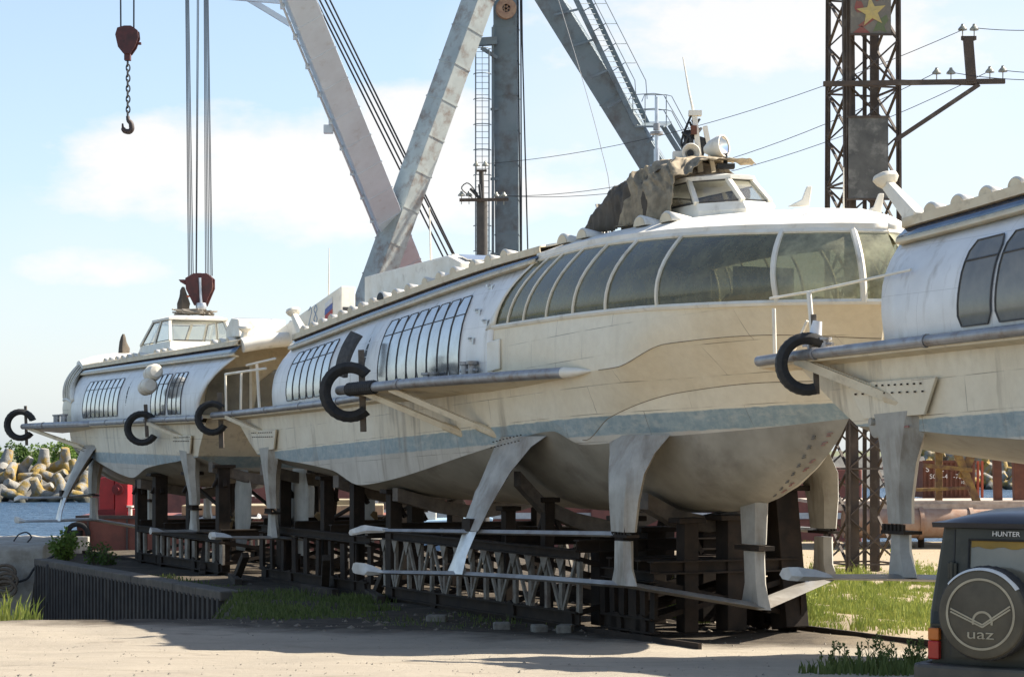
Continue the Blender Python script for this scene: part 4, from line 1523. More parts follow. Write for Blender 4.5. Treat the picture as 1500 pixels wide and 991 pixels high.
def trolley(label, ship, u0, u1, hw, zt, panels, style, posts, saddles, mat_side, side_frames=True):
    near = -1 if ship is not left else 1
    base = ship_pt(ship, (u0 + u1) / 2, 0, 0)
    g0 = gz(base.y)
    tr = empty('slipway_trolley', (base.x, base.y, g0), ship.rotation_euler.z, label, 'boat trolley', 'trolleys carrying the hydrofoils')
    hl = (u1 - u0) / 2
    H = zt - g0
    slope = lambda u: gz((Matrix.Rotation(ship.rotation_euler.z, 3, 'Z') @ Vector((u, 0, 0))).y + base.y) - g0
    zoff = lambda z: z - g0
    for sd in (near, -near):
        mb = MB()
        y = hw * sd
        zb0, zb1 = slope(-hl) + .28, slope(hl) + .28
        z_of = lambda s: lerp(zb0, zb1, s)
        mb.ibeam((-hl, y, zb0), (hl, y, zb1), .24, .34, .04)
        mb.ibeam((-hl, y, H), (hl, y, H), .24, .24, .035)
        tr_ = mb.build('side_beam', RUSTD, tr)
        for i in range(panels + 1):
            s = i / panels
            u = lerp(-hl, hl, s)
            mb = MB()
            w = .16 if style == 'truss' else .34
            if style != 'truss' and rnd.random() < .14:
                continue
            jx, jr = rnd.uniform(-.06, .06), rnd.uniform(-.05, .05)
            mb.box((u + jx, y, (z_of(s) + H) / 2 - (.0 if style == 'truss' else rnd.uniform(0, .05))), (w * rnd.uniform(.65, 1.2), .09, H - z_of(s) - .3), Matrix.Rotation(jr, 3, 'Y'))
            if style == 'truss' and i < panels:
                un = lerp(-hl, hl, (i + 1) / panels)
                zz = z_of((i + 1) / panels)
                if i % 2:
                    mb.bar((u + rnd.uniform(.02, .16), y + .03 * sd, z_of(s) + .17), (un - rnd.uniform(.02, .16), y + .03 * sd, H - .12), .07, .09)
                else:
                    mb.bar((u + .08, y + .03 * sd, H - .12), (un - .08, y + .03 * sd, zz + .17), .07, .09)
                mb.poly([(u - .22, y + .07 * sd, H - .12), (u + .22, y + .07 * sd, H - .12), (u, y + .07 * sd, H - .5)], (0, .02 * sd, 0))
            mb.build('truss_web' if style == 'truss' else 'side_plank', mat_side, tr_)
    for u in (-hl + .2, -hl * .33, hl * .33, hl - .2):
        mb = MB()
        mb.ibeam((u, -hw, H + .2), (u, hw, H + .2), .3, .3, .04)
        for sd in (1, -1):
            mb.bar((u, sd * hw * .98, slope(u) + .4), (u, -sd * hw * .98, H - .1), .1, .12)
        mb.build('cross_beam', RUSTD, tr)
    for sd in (1, -1):
        for u in (-hl + .5, -hl * .4, hl * .4, hl - .5):
            mb = MB()
            r = .26
            mb.lathe([(0, -.09), (r, -.09), (r, .05), (r * 1.2, .05), (r * 1.2, .09), (0, .09)], (u, sd * hw, slope(u) + .25), (0, 1, 0), 18)
            mb.build('wheel', RUSTD, tr, smooth=40)
    for (u, v, ztop, w, lean) in posts:
        mb = MB()
        uu = u - (u0 + u1) / 2
        mb.bar((uu, v * near, slope(uu) + .1), (uu + lean, v * near, zoff(ztop)), w, w * 1.1)
        mb.bar((uu - .35, v * near, zoff(ztop) - .7), (uu + lean, v * near, zoff(ztop) - .1), .14, .12)
        mb.bar((uu + lean, v * near * 1.0 + .35, zoff(ztop) - .7), (uu + lean, v * near, zoff(ztop) - .1), .14, .12)
        mb.box((uu + lean, v * near, zoff(ztop) + .04), (w * 1.5, w * 1.9, .12))
        mb.build('post', RUSTD, tr, bev=.015)
    for (u, w, tab) in saddles:
        mb = MB()
        uu = u - (u0 + u1) / 2
        full = [(v * sd_, z) for sd_ in (1,) for v, z in tab[::-1]] + [(-v, z) for v, z in tab[1:]]
        rows = [[(uu - w / 2, v, zoff(z) - .05), (uu + w / 2, v, zoff(z) - .05), (uu + w / 2, v, zoff(z) - .42), (uu - w / 2, v, zoff(z) - .42)] for v, z in full]
        mb.grid(rows, closed=True)
        mb.add(rows[0], [(0, 1, 2, 3)])
        mb.add(rows[-1], [(3, 2, 1, 0)])
        mb.build('saddle', WOODD, tr, smooth=30)
    return tr


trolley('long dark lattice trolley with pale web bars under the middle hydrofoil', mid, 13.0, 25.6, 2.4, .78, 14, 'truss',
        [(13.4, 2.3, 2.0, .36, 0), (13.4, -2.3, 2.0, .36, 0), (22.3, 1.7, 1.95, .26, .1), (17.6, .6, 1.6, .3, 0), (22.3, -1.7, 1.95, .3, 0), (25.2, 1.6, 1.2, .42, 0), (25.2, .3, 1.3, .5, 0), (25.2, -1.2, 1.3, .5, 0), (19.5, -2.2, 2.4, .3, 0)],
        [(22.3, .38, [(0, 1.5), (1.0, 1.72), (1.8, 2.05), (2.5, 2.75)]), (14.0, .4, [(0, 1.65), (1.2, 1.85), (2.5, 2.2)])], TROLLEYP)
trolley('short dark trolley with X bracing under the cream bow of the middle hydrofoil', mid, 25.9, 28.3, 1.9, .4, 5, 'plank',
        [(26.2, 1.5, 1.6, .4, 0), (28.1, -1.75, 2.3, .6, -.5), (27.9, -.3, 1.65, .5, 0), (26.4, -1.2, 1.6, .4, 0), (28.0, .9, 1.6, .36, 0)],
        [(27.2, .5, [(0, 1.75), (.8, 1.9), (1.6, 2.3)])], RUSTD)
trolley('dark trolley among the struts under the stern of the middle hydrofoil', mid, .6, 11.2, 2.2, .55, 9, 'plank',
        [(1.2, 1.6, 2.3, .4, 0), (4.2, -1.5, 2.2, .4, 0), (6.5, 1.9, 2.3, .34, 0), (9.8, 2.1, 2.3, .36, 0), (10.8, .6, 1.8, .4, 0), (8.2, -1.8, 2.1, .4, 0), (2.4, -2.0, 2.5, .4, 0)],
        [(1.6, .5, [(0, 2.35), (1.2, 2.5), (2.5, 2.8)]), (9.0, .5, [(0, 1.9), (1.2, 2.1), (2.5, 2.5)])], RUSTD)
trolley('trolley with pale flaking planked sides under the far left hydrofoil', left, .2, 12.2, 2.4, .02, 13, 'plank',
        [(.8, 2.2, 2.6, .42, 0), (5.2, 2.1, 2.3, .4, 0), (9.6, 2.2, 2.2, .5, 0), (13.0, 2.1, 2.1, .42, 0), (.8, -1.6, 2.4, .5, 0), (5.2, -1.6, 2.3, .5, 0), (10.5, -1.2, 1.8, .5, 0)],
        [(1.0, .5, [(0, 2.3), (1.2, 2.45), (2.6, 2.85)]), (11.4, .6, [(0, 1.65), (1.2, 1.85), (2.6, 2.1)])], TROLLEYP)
# loose baulks lying and leaning in the dark under the hulls
rb = random.Random(31)
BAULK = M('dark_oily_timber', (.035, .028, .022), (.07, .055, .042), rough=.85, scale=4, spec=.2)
spots = [(mid, 4.0, 2.6, 'beneath the stern of the middle hydrofoil'), (mid, 8.5, 2.9, 'between the rudders and the lattice trolley'), (mid, 12.2, 2.2, 'at the left end of the lattice trolley'),
         (left, 3.0, 3.0, 'beside the planked trolley of the far left hydrofoil'), (mid, 1.2, 3.1, 'between the two stern struts')]
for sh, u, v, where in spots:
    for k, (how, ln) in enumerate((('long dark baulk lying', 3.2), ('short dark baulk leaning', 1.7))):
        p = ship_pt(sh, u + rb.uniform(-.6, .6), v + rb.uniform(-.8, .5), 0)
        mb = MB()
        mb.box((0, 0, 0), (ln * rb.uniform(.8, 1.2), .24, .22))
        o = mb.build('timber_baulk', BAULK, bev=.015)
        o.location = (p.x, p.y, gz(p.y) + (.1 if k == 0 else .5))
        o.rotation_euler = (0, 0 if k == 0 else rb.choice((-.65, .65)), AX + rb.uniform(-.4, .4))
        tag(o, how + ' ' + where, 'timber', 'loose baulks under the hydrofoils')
# rails of the slipway
for k, y in enumerate((2.4, -2.4)):
    mb = MB()
    for i in range(24):
        a, b_ = ship_pt(mid, -26 + i * 2.6, y * -1, 0), ship_pt(mid, -26 + (i + 1) * 2.6, y * -1, 0)
        if b_.y < 42:
            continue
        mb.bar((a.x, a.y, gz(a.y) + .06), (b_.x, b_.y, gz(b_.y) + .06), .08, .13)
    tag(mb.build('slipway_rail', RUSTD), ['rusty slipway rail under the hydrofoil trolleys on the basin side', 'rusty slipway rail under the hydrofoil trolleys on the grass side'][k], 'rail', 'rails of the slipway')


# ------------------------------------------------------------------ tyre fenders
def tyre_arc(mb, c, ax1, ax2, rad, sec, a0, a1, n=40, tread=True):
    """open tyre: arc in plane (ax1, ax2); sec = half width, half depth"""
    ax1, ax2 = Vector(ax1).normalized(), Vector(ax2).normalized()
    nrm = ax1.cross(ax2)
    rows = []
    for i in range(n + 1):
        a = lerp(a0, a1, i / n)
        d = ax1 * math.cos(a) + ax2 * math.sin(a)
        g = .93 if (tread and i % 2) else 1.0
        prof = [(-.55, -.8), (-.85, -.35), (-1, .2), (-.8, .78), (-.72, .95 * g), (-.3, 1.0 * g), (0, .97 * g), (.3, 1.0 * g), (.72, .95 * g), (.8, .78), (1, .2), (.85, -.35), (.55, -.8), (.5, -.7), (.8, -.2), (.8, .3), (.6, .75), (-.6, .75), (-.8, .3), (-.8, -.2), (-.5, -.7)]
        rows.append([Vector(c) + d * (rad + p[1] * sec[1]) + nrm * (p[0] * sec[0]) for p in prof])
    mb.grid(rows, closed=True)


def tyre_fender(px, py, Y, rad_px, label, a0, a1, post, tilt=0.0, bucket=False):
    c = W(px, py, Y)
    s = Y / 3000
    rad = rad_px * s
    t = empty('tyre_fender', (c.x, c.y, c.z), 0, label, 'tyre', 'cut tyres hung as fenders')
    mb = MB()
    tyre_arc(mb, (0, 0, 0), (math.cos(tilt), math.sin(tilt), 0), (0, 0, 1), rad * .82, (rad * .30, rad * .215), a0, a1)
    mb.build('tyre', TYRE, t, smooth=28)
    mb = MB()
    x, y0, y1, w = post
    mb.bar(((x - px) * s, .03, (py - y0) * s), ((x - px) * s + .06, .03, (py - y1) * s), w * s, w * s * .8, (0, 1, 0))
    mb.build('post', WOODD, t, bev=.01)
    if bucket:
        mb = MB()
        mb.lathe([(.0, .3), (.085, .3), (.12, 0), (0, 0)], ((x - px) * s + .02, 0, (py - y0) * s - .42), (.15, 0, 1), 16)
        mb.build('bucket', M('white_plastic', (.8, .8, .8), (.72, .72, .72), rough=.4, bmp=0), t, smooth=40)
    return t


tyre_fender(30, 622, 94.8, 23, 'cut tyre on the bow bumper at the far left over the water', .35, 5.6, (37, 594, 652, 4))
tyre_fender(208, 627, 79.2, 25, 'cut tyre in front of the far left hydrofoil beside its canisters', .75, 5.75, (213, 592, 640, 5))
tyre_fender(311, 612, 71.1, 25, 'cut tyre with broad tread at the stern corner of the middle hydrofoil', .8, 5.75, (322, 575, 656, 7))
tyre_fender(512, 574, 55.6, 43, 'largest cut tyre on the bumper pipe end of the middle hydrofoil', .8, 5.45, (529, 512, 632, 9))
tyre_fender(1182, 533, 36.3, 45, 'cut tyre topped by a white bucket at the right hydrofoil stern', .9, 5.0, (1192, 460, 577, 8), bucket=True)
# slice of tyre leaning against the cabin and a tread sleeve round the bumper pipe
mb = MB()
tyre_arc(mb, W(507, 518, 58.6) + Vector((1.0, 1.11, 0)), (-.66, -.74, .0), (.36, -.05, .93), 1.5, (.27, .10), -.44, .42, 22)
tag(mb.build('tyre_slice', M('greyed_tread_rubber', (.05, .05, .05), (.085, .083, .08), rough=.8, scale=8), smooth=28), 'slice of ribbed tyre leaning on the silver cabin side of the middle hydrofoil', 'tyre')
mb = MB()
crv = para([ship_pt(mid, *p) for p in ((15.9, 4.72, 4.845), (18.0, 4.55, 4.88), (18.6, 4.48, 4.89))])
sm = [crv(.12 + .6 * i / 26) for i in range(27)]
mb.tube(sm, [.19 if i % 2 else .165 for i in range(27)], 12)
tag(mb.build('tread_sleeve', TYRE, smooth=20), 'black tread rubber sleeve wrapped round the bumper pipe of the middle hydrofoil', 'rubber sleeve')


# ------------------------------------------------------------------ roof clutter
def tarp():
    t = empty('tarpaulin', ship_pt(mid, 26, 0, 8.4), AX, 'crumpled brown tarpaulin draped over the wheelhouse of the middle hydrofoil', 'tarpaulin')

    def sheet(name, ua, ub, mat, a0, a1, seed, amp, edge, off=.03):
        mb = MB()
        rows = []
        n, m_ = 110, 100
        for i in range(n + 1):
            s = i / n
            row = []
            for k in range(m_ + 1):
                q = k / m_
                a = lerp(a0, a1, q)
                e = edge(a)
                u = lerp(ua + e[0], ub + e[1], s)
                hgt = interp([(22.8, .02), (23.5, .3), (24.3, .95), (24.9, 1.3), (25.6, 1.42), (27.2, 1.40), (28.2, 1.22), (29.6, 1.14)], u)[0]
                hw = interp([(22.8, 1.1), (23.6, 1.3), (24.6, 1.38), (26, 1.42), (27.6, 1.36), (29.2, 1.12)], u)[0]
                ang = a * 1.42
                sn = math.sin(ang)
                y = hw * abs(sn) ** .72 * (1 if sn > 0 else -1)
                z = hgt * max(0, math.cos(ang) - math.cos(1.42)) ** .5 / (1 - math.cos(1.42)) ** .5
                # long slack folds running down and forward, plus finer creases
                P1 = Vector((u * .55 + a * 1.5 + seed, a * .35 - u * .22, seed))
                P2 = Vector((u * 1.6 + a * 3.4 + seed, a * .9 - u * .5, seed + 4))
                f = 1.0 - 2.4 * abs(mnoise.noise(P1 * 1.5)) + .45 * (1 - 2.4 * abs(mnoise.noise(P2 * 2.2))) + .12 * (1 - 2.4 * abs(mnoise.noise(P2 * 5.5)))
                f = (f - .85) * (.3 + .7 * min(1, abs(a) * 1.5)) * amp
                nn = Vector((0, sn, math.cos(ang)))
                row.append(Vector((u - 26, y, z)) + nn * (off + f))
            rows.append(row)
        mb.grid(rows)
        return mb.build(name, mat, t, smooth=80, solid=.02)
    ed = lambda a: (.25 * math.sin(a * 9) - .4 * max(0, abs(a) - .5), .12 * math.sin(a * 11))
    sheet('dark_sheet', 23.7, 26.95, TARPD, -1.0, .85, 0.0, .12, ed)
    ep = lambda a: (.15 * math.sin(a * 13) - .55 * abs(a), .10 * math.sin(a * 19) - .75 * abs(a) ** 1.3)
    sheet('pale_sheet', 26.55, 28.65, TARPL, -1.06, .25, 2.0, .20, ep, .12)


tarp()


def lamp_head(mb_name, parent, loc, d, r):
    mb = MB()
    mb.lathe([(.0, -1.9 * r), (.35 * r, -1.75 * r), (.75 * r, -1.1 * r), (r, -.2 * r), (r * 1.02, .25 * r), (r * .9, .25 * r), (r * .88, .1 * r)], loc, d, 20)
    o = mb.build('lamp_housing', WHITE, parent, smooth=40)
    mb = MB()
    mb.lathe([(r * .88, .12 * r), (r * .5, -.1 * r), (0, -.2 * r)], loc, d, 20)
    mb.build('reflector', CHROME, o, smooth=50)


s1 = empty('searchlight', ship_pt(mid, 28.15, 0, 9.62), 0, 'cream searchlight with a round reflector on the tarpaulin covered wheelhouse roof', 'searchlight')
mb = MB()
mb.tube([(0, 0, 0), (0, 0, .3)], .05, 8)
mb.box((0, 0, .0), (.4, .3, .1))
mb.build('bracket', BLACK, s1)
lamp_head('x', s1, (-.08, 0, .46), (.80, -.58, .12), .25)

mst = empty('mast', ship_pt(mid, 24.9, 0, 9.7), 0, 'grey navigation mast standing on the dark end of the tarpaulin', 'mast')
mb = MB()
mb.tube([(0, 0, -.2), (0, 0, .75)], .07, 10)
mb.tube([(0, 0, .75), (0, 0, 2.0)], .045, 10)
mb.build('pole', ALU, mst, smooth=40)
mb = MB()
mb.lathe([(.0, 0), (.16, 0), (.16, .06), (0, .06)], (0, 0, 1.1), (0, 0, 1), 14)
mb.lathe([(.0, 0), (.2, 0), (.2, .1), (.14, .32), (0, .36)], (0, 0, .05), (0, 0, 1), 14)
mb.lathe([(.0, 0), (.08, 0), (.08, .16), (0, .16)], (0, 0, 1.2), (0, 0, 1), 10)
mb.build('lantern', PIPE, mst, smooth=40)

rm = empty('radar_mast', ship_pt(mid, 26.9, .1, 9.75), 0, 'white aerial mast with loudspeaker horn and torn cables above the tarpaulin', 'mast')
mb = MB()
mb.bar((.15, 0, -.1), (.0, 0, 1.25), .12, .12)
mb.bar((.45, .0, -.1), (.25, 0, .95), .16, .1)
mb.tube([(.0, 0, 1.2), (-.12, 0, 1.75), (-.26, 0, 2.55)], [.03, .025, .012], 8)
mb.box((.02, 0, 1.25), (.3, .2, .12))
mb.build('aerial', WHITE, rm, smooth=40)
mb = MB()
mb.lathe([(.05, -.2), (.08, -.05), (.14, .08), (.22, .16), (.2, .17), (.08, .0), (.0, -.06)], (-.12, -.25, .28), (.1, -1, .05), 18)
mb.box((-.35, -.05, .1), (.3, .3, .5))
mb.build('loudspeaker', WHITE, rm, smooth=40)
mb = MB()
mb.lathe([(.0, 0), (.085, .01), (.085, .02)], (-.12, -.33, .28), (.1, -1, .05), 14)
mb.build('loudspeaker_throat', BLACK, rm)
mb = MB()
for k in range(9):
    a = [Vector((rnd.uniform(-.3, .2), rnd.uniform(-.15, .15), z)) for z in (rnd.uniform(.1, .5), rnd.uniform(.4, .9), rnd.uniform(.8, 1.25))]
    mb.tube([para(a)(i / 8) for i in range(9)], .03, 6)
mb.box((-.12, .1, .72), (.22, .2, .3))
mb.box((.16, .05, .45), (.22, .12, .5), Matrix.Rotation(.3, 3, 'Y'))
mb.build('torn_cables', BLACK, rm)
mb = MB()
mb.box((-.02, -.1, .85), (.14, .1, .2))
mb.build('rusty_box', RUST, rm)

s2 = empty('signal_lamp', ship_pt(mid, 23.0, .6, 8.35), 0, 'chrome signal lamp wired up on the roof at the foot of the tarpaulin', 'lamp')
mb = MB()
mb.lathe([(0, 0), (.12, 0), (.26, .12), (.3, .3), (.26, .48), (.1, .58), (0, .6)], (0, 0, .05), (0, 0, 1), 18)
mb.lathe([(0, .6), (.07, .6), (.1, .72), (.05, .76), (.09, .9), (0, .9)], (0, 0, .05), (0, 0, 1), 12)
mb.build('lamp_body', CHROME, s2, smooth=40)
mb = MB()
for k in range(6):
    a = 1.05 * k
    mb.tube([(.3 * math.cos(a), .3 * math.sin(a), .0), (.36 * math.cos(a), .36 * math.sin(a), .25), (.2 * math.cos(a), .2 * math.sin(a), .5)], .035, 6)
mb.box((-.3, -.1, .1), (.4, .3, .2))
mb.build('lamp_bracket', BLACK, s2, smooth=40)

# bow deck cleats of the middle hydrofoil
mb = MB()
p = ship_pt(mid, 31.9, .3, 8.3)
mb.poly([(-.35, 0, 0), (.1, 0, 0), (.16, 0, .42), (.05, 0, .42), (-.05, 0, .15)], (0, .1, 0))
o = mb.build('bow_fairlead', WHITE, bev=.02)
o.location = p
tag(o, 'small white fairlead fin on the bow roof ahead of the wheelhouse', 'fairlead', 'fairleads on the bow roof')
o2 = o.copy()
col.objects.link(o2)
o2.location = ship_pt(mid, 33.2, -.6, 8.05)
o2['label'] = 'white fairlead fin close in front of the lattice tower on the bow roof'
mb = MB()
p = ship_pt(mid, 33.2, .2, 8.0)
mb.tube([p, p + Vector((0, 0, .95))], [.02, .012], 6)
tag(mb.build('flag_staff', WHITE), 'thin white staff upright on the bow roof of the middle hydrofoil', 'staff')


def bundle(px, py, Y, w, h, label, beak=False):
    c = W(px, py, Y)
    mb = MB()
    s = Y / 3000
    prof = [(0, 0), (.5 * w, .0), (.52 * w, .25 * h), (.34 * w, .6 * h), (.22 * w, .85 * h), (.1 * w, h), (0, h)]
    rows = []
    for r, z in prof:
        rows.append([(math.cos(a) * r * s * (1 + .22 * math.sin(3 * a + z)), math.sin(a) * r * s * (1 + .2 * math.cos(4 * a)), z * s) for a in linspace(0, 2 * math.pi * 15 / 16, 16)])
    mb.grid(rows, closed=True)
    o = mb.build('cloth_bundle', TARPD, smooth=60)
    o.location = c
    tag(o, label, 'bundle', 'wrapped bundles on the far left hydrofoil')
    return o


bundle(181, 517, 90.5, 15, 28, 'dark wrapped bundle on the bow roof of the far left hydrofoil')
bundle(268, 453, 87.2, 17, 33, 'dark wrapped bundle with an orange tip beside the crane block')
mb = MB()
o = bpy.data.objects['cloth_bundle.001']
mb.lathe([(.07, 0), (.04, .15), (0, .28)], (.1, 0, .55), (1, 0, .05), 8)
mb.build('orange_tip', M('orange_cloth', (.5, .12, .04), (.4, .1, .03)), o)
mb = MB()
r2 = random.Random(11)
c = W(284, 461, 86)
for k in range(16):
    a = [Vector((r2.uniform(-.9, .9), r2.uniform(-.5, .5), r2.uniform(.0, .22))) for _ in range(5)]
    mb.tube([c + para(a)(i / 12) for i in range(13)], .035, 5)
tag(mb.build('rope_tangle', M('grey_rope', (.25, .22, .17), (.17, .15, .12), scale=20), smooth=50), 'tangle of grey rope lashed over the far left wheelhouse roof', 'rope')
for k, (px, py) in enumerate(((224, 546), (216, 566))):
    c = W(px, py, 78.6)
    mb = MB()
    mb.lathe([(0, -.5), (.22, -.47), (.3, -.36), (.3, -.03), (.325, -.03), (.325, .03), (.3, .03), (.3, .36), (.22, .47), (0, .5)], (0, 0, 0), (.42, -.9, .12), 18)
    o = mb.build('liferaft_canister', WHITE, smooth=35)
    o.location = c
    tag(o, ['upper white liferaft canister on the far left hydrofoil side', 'lower white liferaft canister on the far left hydrofoil side'][k], 'canister', 'liferaft canisters')


# ------------------------------------------------------------------ crane
CY = 125
cr = empty('dock_crane', W(700, 0, CY) * Vector((1, 1, 0)).length if False else Vector((-2, CY, -1.5)), 0, 'large grey dock crane with splayed box legs and a leaning boom behind the hydrofoils', 'crane')
inv = -Vector(cr.location)
cw = lambda x, y, Y: W(x, y, Y) + inv


def box_leg(name, a, b_, w, h, mat, ribs, roll, w2=None):
    mb = MB()
    d = (b_ - a).normalized()
    up = Matrix.Rotation(roll, 3, d) @ Vector((0, -1, 0))
    mb.bar(a, b_, w, h, up, w2, (w2 / w * h if w2 else None))
    o = mb.build(name, mat, cr, bev=.03)
    for i in range(1, ribs):
        mb = MB()
        s = i / ribs
        c0 = lerp(a, b_, s)
        k = lerp(w, w2 or w, s)
        kh = lerp(h, (w2 / w * h if w2 else h), s)
        mb.bar(c0 - d * .04, c0 + d * .04, k + .05, kh + .05, up)
        mb.build('stiffener', mat, o)
    return o


box_leg('splayed_leg', cw(722, -60, CY - 4), cw(460, 668, CY - 4), 1.35, 1.35, CRANEG, 14, .72)
box_leg('column', cw(741, -60, CY), cw(747, 700, CY), 1.42, 1.5, CRANEB, 15, .12)
box_leg('splayed_leg', cw(768, -62, CY), cw(1155, 560, CY), 1.5, 1.6, CRANEB, 3, .25)
boom = box_leg('boom', cw(629, 470, 132), cw(288, -372, 88), 1.75, 1.5, CRANEC, 19, .2, 1.25)
mb = MB()
for k in range(17):
    s = .1 + .05 * k
    p = lerp(cw(629, 470, 132), cw(288, -372, 88), s) + Vector((-.85, -.6, -.3))
    mb.box(p, (.22, .2, .3))
p0, p1 = lerp(cw(629, 470, 132), cw(288, -372, 88), .05) + Vector((-.88, -.6, -.35)), lerp(cw(629, 470, 132), cw(288, -372, 88), .95) + Vector((-.8, -.6, -.3))
mb.tube([p0, p1], .07, 6)
mb.box(lerp(cw(629, 470, 132), cw(288, -372, 88), .435) + Vector((-1.15, -.7, -.3)), (.5, .4, .45))
mb.build('conduit', CRANEC, boom)
mb = MB()
mb.bar(cw(426, 36, 113), cw(330, -22, 113), .26, .3)
mb.bar(cw(430, 4, 112), cw(330, -4, 112), .2, .24)
mb.build('stay', CRANEC, boom)
mb = MB()
for dx in (-1.4, 1.4):
    mb.bar(cw(288, -372, 88) + Vector((dx * .5, 0, 0)), cw(180, -440, 95) + Vector((dx * .2, 0, 0)), .4, .5)
mb.lathe([(0, -.4), (.8, -.4), (.8, .4), (0, .4)], cw(290, -360, 88), (0, 1, 0), 18)
mb.lathe([(0, -.3), (.6, -.3), (.6, .3), (0, .3)], cw(186, -436, 95), (0, 1, 0), 18)
mb.build('jib_head', CRANEC, boom)
mb = MB()
for (x0, x1, o_) in ((468, 668, 0), (476, 676, .4), (484, 678, -.4), (463, 660, .8)):
    mb.tube([cw(x0 - 40, -80 * 1.0, 118 + o_), cw(x1, 398, 128 + o_), cw(x1 + 85, 590, 129)], .055, 6)
mb.build('boom_hoist_cable', CABLE, cr)
mb = MB()
mb.lathe([(.25, -.2), (.62, -.2), (.62, -.12), (.52, -.1), (.52, .1), (.62, .12), (.62, .2), (.25, .2)], cw(741, 13, CY - 1.2), (.15, -1, 0), 24)
for k in range(6):
    a = math.pi / 3 * k
    mb.bar(cw(741, 13, CY - 1.2), cw(741, 13, CY - 1.2) + Vector((math.cos(a) * .55, 0, math.sin(a) * .55)), .12, .1)
mb.build('sheave', M('tan_sheave_paint', (.36, .23, .14), (.25, .14, .09), stain=(.1, .05, .03), stain_amt=.4), cr, smooth=40)
mb = MB()
for x0, x1 in ((762, 764), (764, 774), (758, 763)):
    mb.tube([cw(x0, -30, CY - .6), cw(x0 + 1, 60, CY - .6), cw(x1, 400, CY - .6), cw(x1 + 2, 640, CY - .6)], .05, 6)
mb.build('hoist_cable', CABLE, cr)
mb = MB()
mb.bar(cw(700, 62, CY - 1), cw(728, 60, CY - 1), .5, .45)
mb.bar(cw(705, 70, CY - 1.2), cw(728, 85, CY - 1), .2, .2)
mb.bar(cw(713, -20, CY - 2), cw(702, 60, CY - 2), .18, .18)
mb.bar(cw(722, 40, CY - 1), cw(722, 470, CY - 1), .16, .16)
for y in (160, 262, 372):
    mb.bar(cw(720, y, CY - 1), cw(732, y, CY - .5), .2, .16)
mb.build('ladder_bracket', CRANEB, cr)
mb = MB()
for x in (697, 716):
    mb.tube([cw(x, 72, CY - 1.6), cw(x, 470, CY - 1.6)], .035, 6)
for y in range(76, 470, 9):
    mb.tube([cw(697, y, CY - 1.6), cw(716, y, CY - 1.6)], .018, 5)
for y in range(72, 400, 37):
    c0 = cw(706.5, y, CY - 2.0)
    mb.tube([c0 + Vector((.52 * math.cos(a), -.5 * math.sin(a), 0)) for a in linspace(0, math.pi, 12)], .03, 6)
for a in (.6, 1.57, 2.5):
    c0, c1 = cw(706.5, 72, CY - 2.0), cw(706.5, 368, CY - 2.0)
    o_ = Vector((.52 * math.cos(a), -.5 * math.sin(a), 0))
    mb.tube([c0 + o_, c1 + o_], .02, 5)
mb.build('caged_ladder', CRANEB, cr)
mb = MB()
Yw = CY - 1.2
for o_ in (0, 19):
    mb.bar(cw(839 + o_, -10, Yw + o_ * .08), cw(932 + o_ * .9, 183, Yw + o_ * .08), .14, .3)
for k in range(26):
    s = k / 25
    a, b_ = cw(lerp(839, 932, s), lerp(-10, 183, s), Yw), cw(lerp(858, 949, s), lerp(-10, 183, s), Yw + 1.5)
    mb.tube([a, b_], .025, 5)
for (o_, top) in ((22, 0), (38, 1.2)):
    mb.tube([cw(843 + o_, -10, Yw + top), cw(908 + o_, 118, Yw + top), cw(910 + o_, 145, Yw + top)], .03, 6)
for s in (.12, .35, .58, .8):
    a = cw(lerp(843, 905, s) + 8, lerp(-10, 120, s) + 6, Yw)
    mb.tube([a + Vector((-.3, 0, -.3)), cw(lerp(843, 905, s) + 22, lerp(-10, 118, s), Yw), cw(lerp(843, 905, s) + 38, lerp(-10, 118, s), Yw + 1.2)], .03, 5)
    mb.bar(cw(lerp(800, 915, s) - 2, lerp(-10, 190, s) + 8, Yw), cw(lerp(839, 932, s), lerp(-10, 183, s), Yw), .1, .12)
mb.build('inclined_stair', CRANEB, cr)
mb = MB()
P = [cw(930, 187, Yw), cw(948, 181, Yw + 2), cw(984, 181, Yw + 2), cw(972, 187, Yw)]
mb.poly(P, (0, 0, .12))
for ya in (139, 161):
    mb.tube([cw(921, ya + 8, Yw), cw(925, ya, Yw), cw(958, ya - 2, Yw), cw(972, ya, Yw), cw(1004, ya + 55, Yw)], .03, 6)
    mb.tube([cw(940, ya + 10, Yw + 2), cw(944, ya, Yw + 2), cw(976, ya, Yw + 2), cw(984, ya + 2, Yw + 2), cw(1012, ya + 55, Yw + 2)], .03, 6)
for x in (927, 945, 960, 976):
    mb.tube([cw(x, 139, Yw), cw(x, 184, Yw)], .03, 5)
for x0, x1 in ((970, 995), (981, 1005)):
    mb.bar(cw(x0, 183, Yw + 1), cw(x1 + 2, 226, Yw + 1), .16, .3)
    mb.bar(cw(x1, 226, Yw + 1), cw(x1 + 40, 300, Yw + 1), .16, .3)
mb.bar(cw(966, 187, Yw), cw(948, 210, Yw), .1, .1)
mb.build('stair_landing', CRANEB, cr)
mb = MB()
mb.box((0, 2, 1.2), (44, 20, 5.0))
mb.box((8, -7.5, 2.6), (3, 3, 4))
base = mb.build('pontoon', BARGE, cr, bev=.1)
mb = MB()
mb.box((0, -8.06, 1.0), (43.6, .1, .35))
mb.build('white_waterline', M('white_stripe_paint', (.6, .58, .54)), base)


def hook_block(name, label, base_pt, lines, top_y, Y, kind):
    t = empty(name, base_pt, 0, label, 'crane hook', 'hook blocks of the dock crane')
    return t


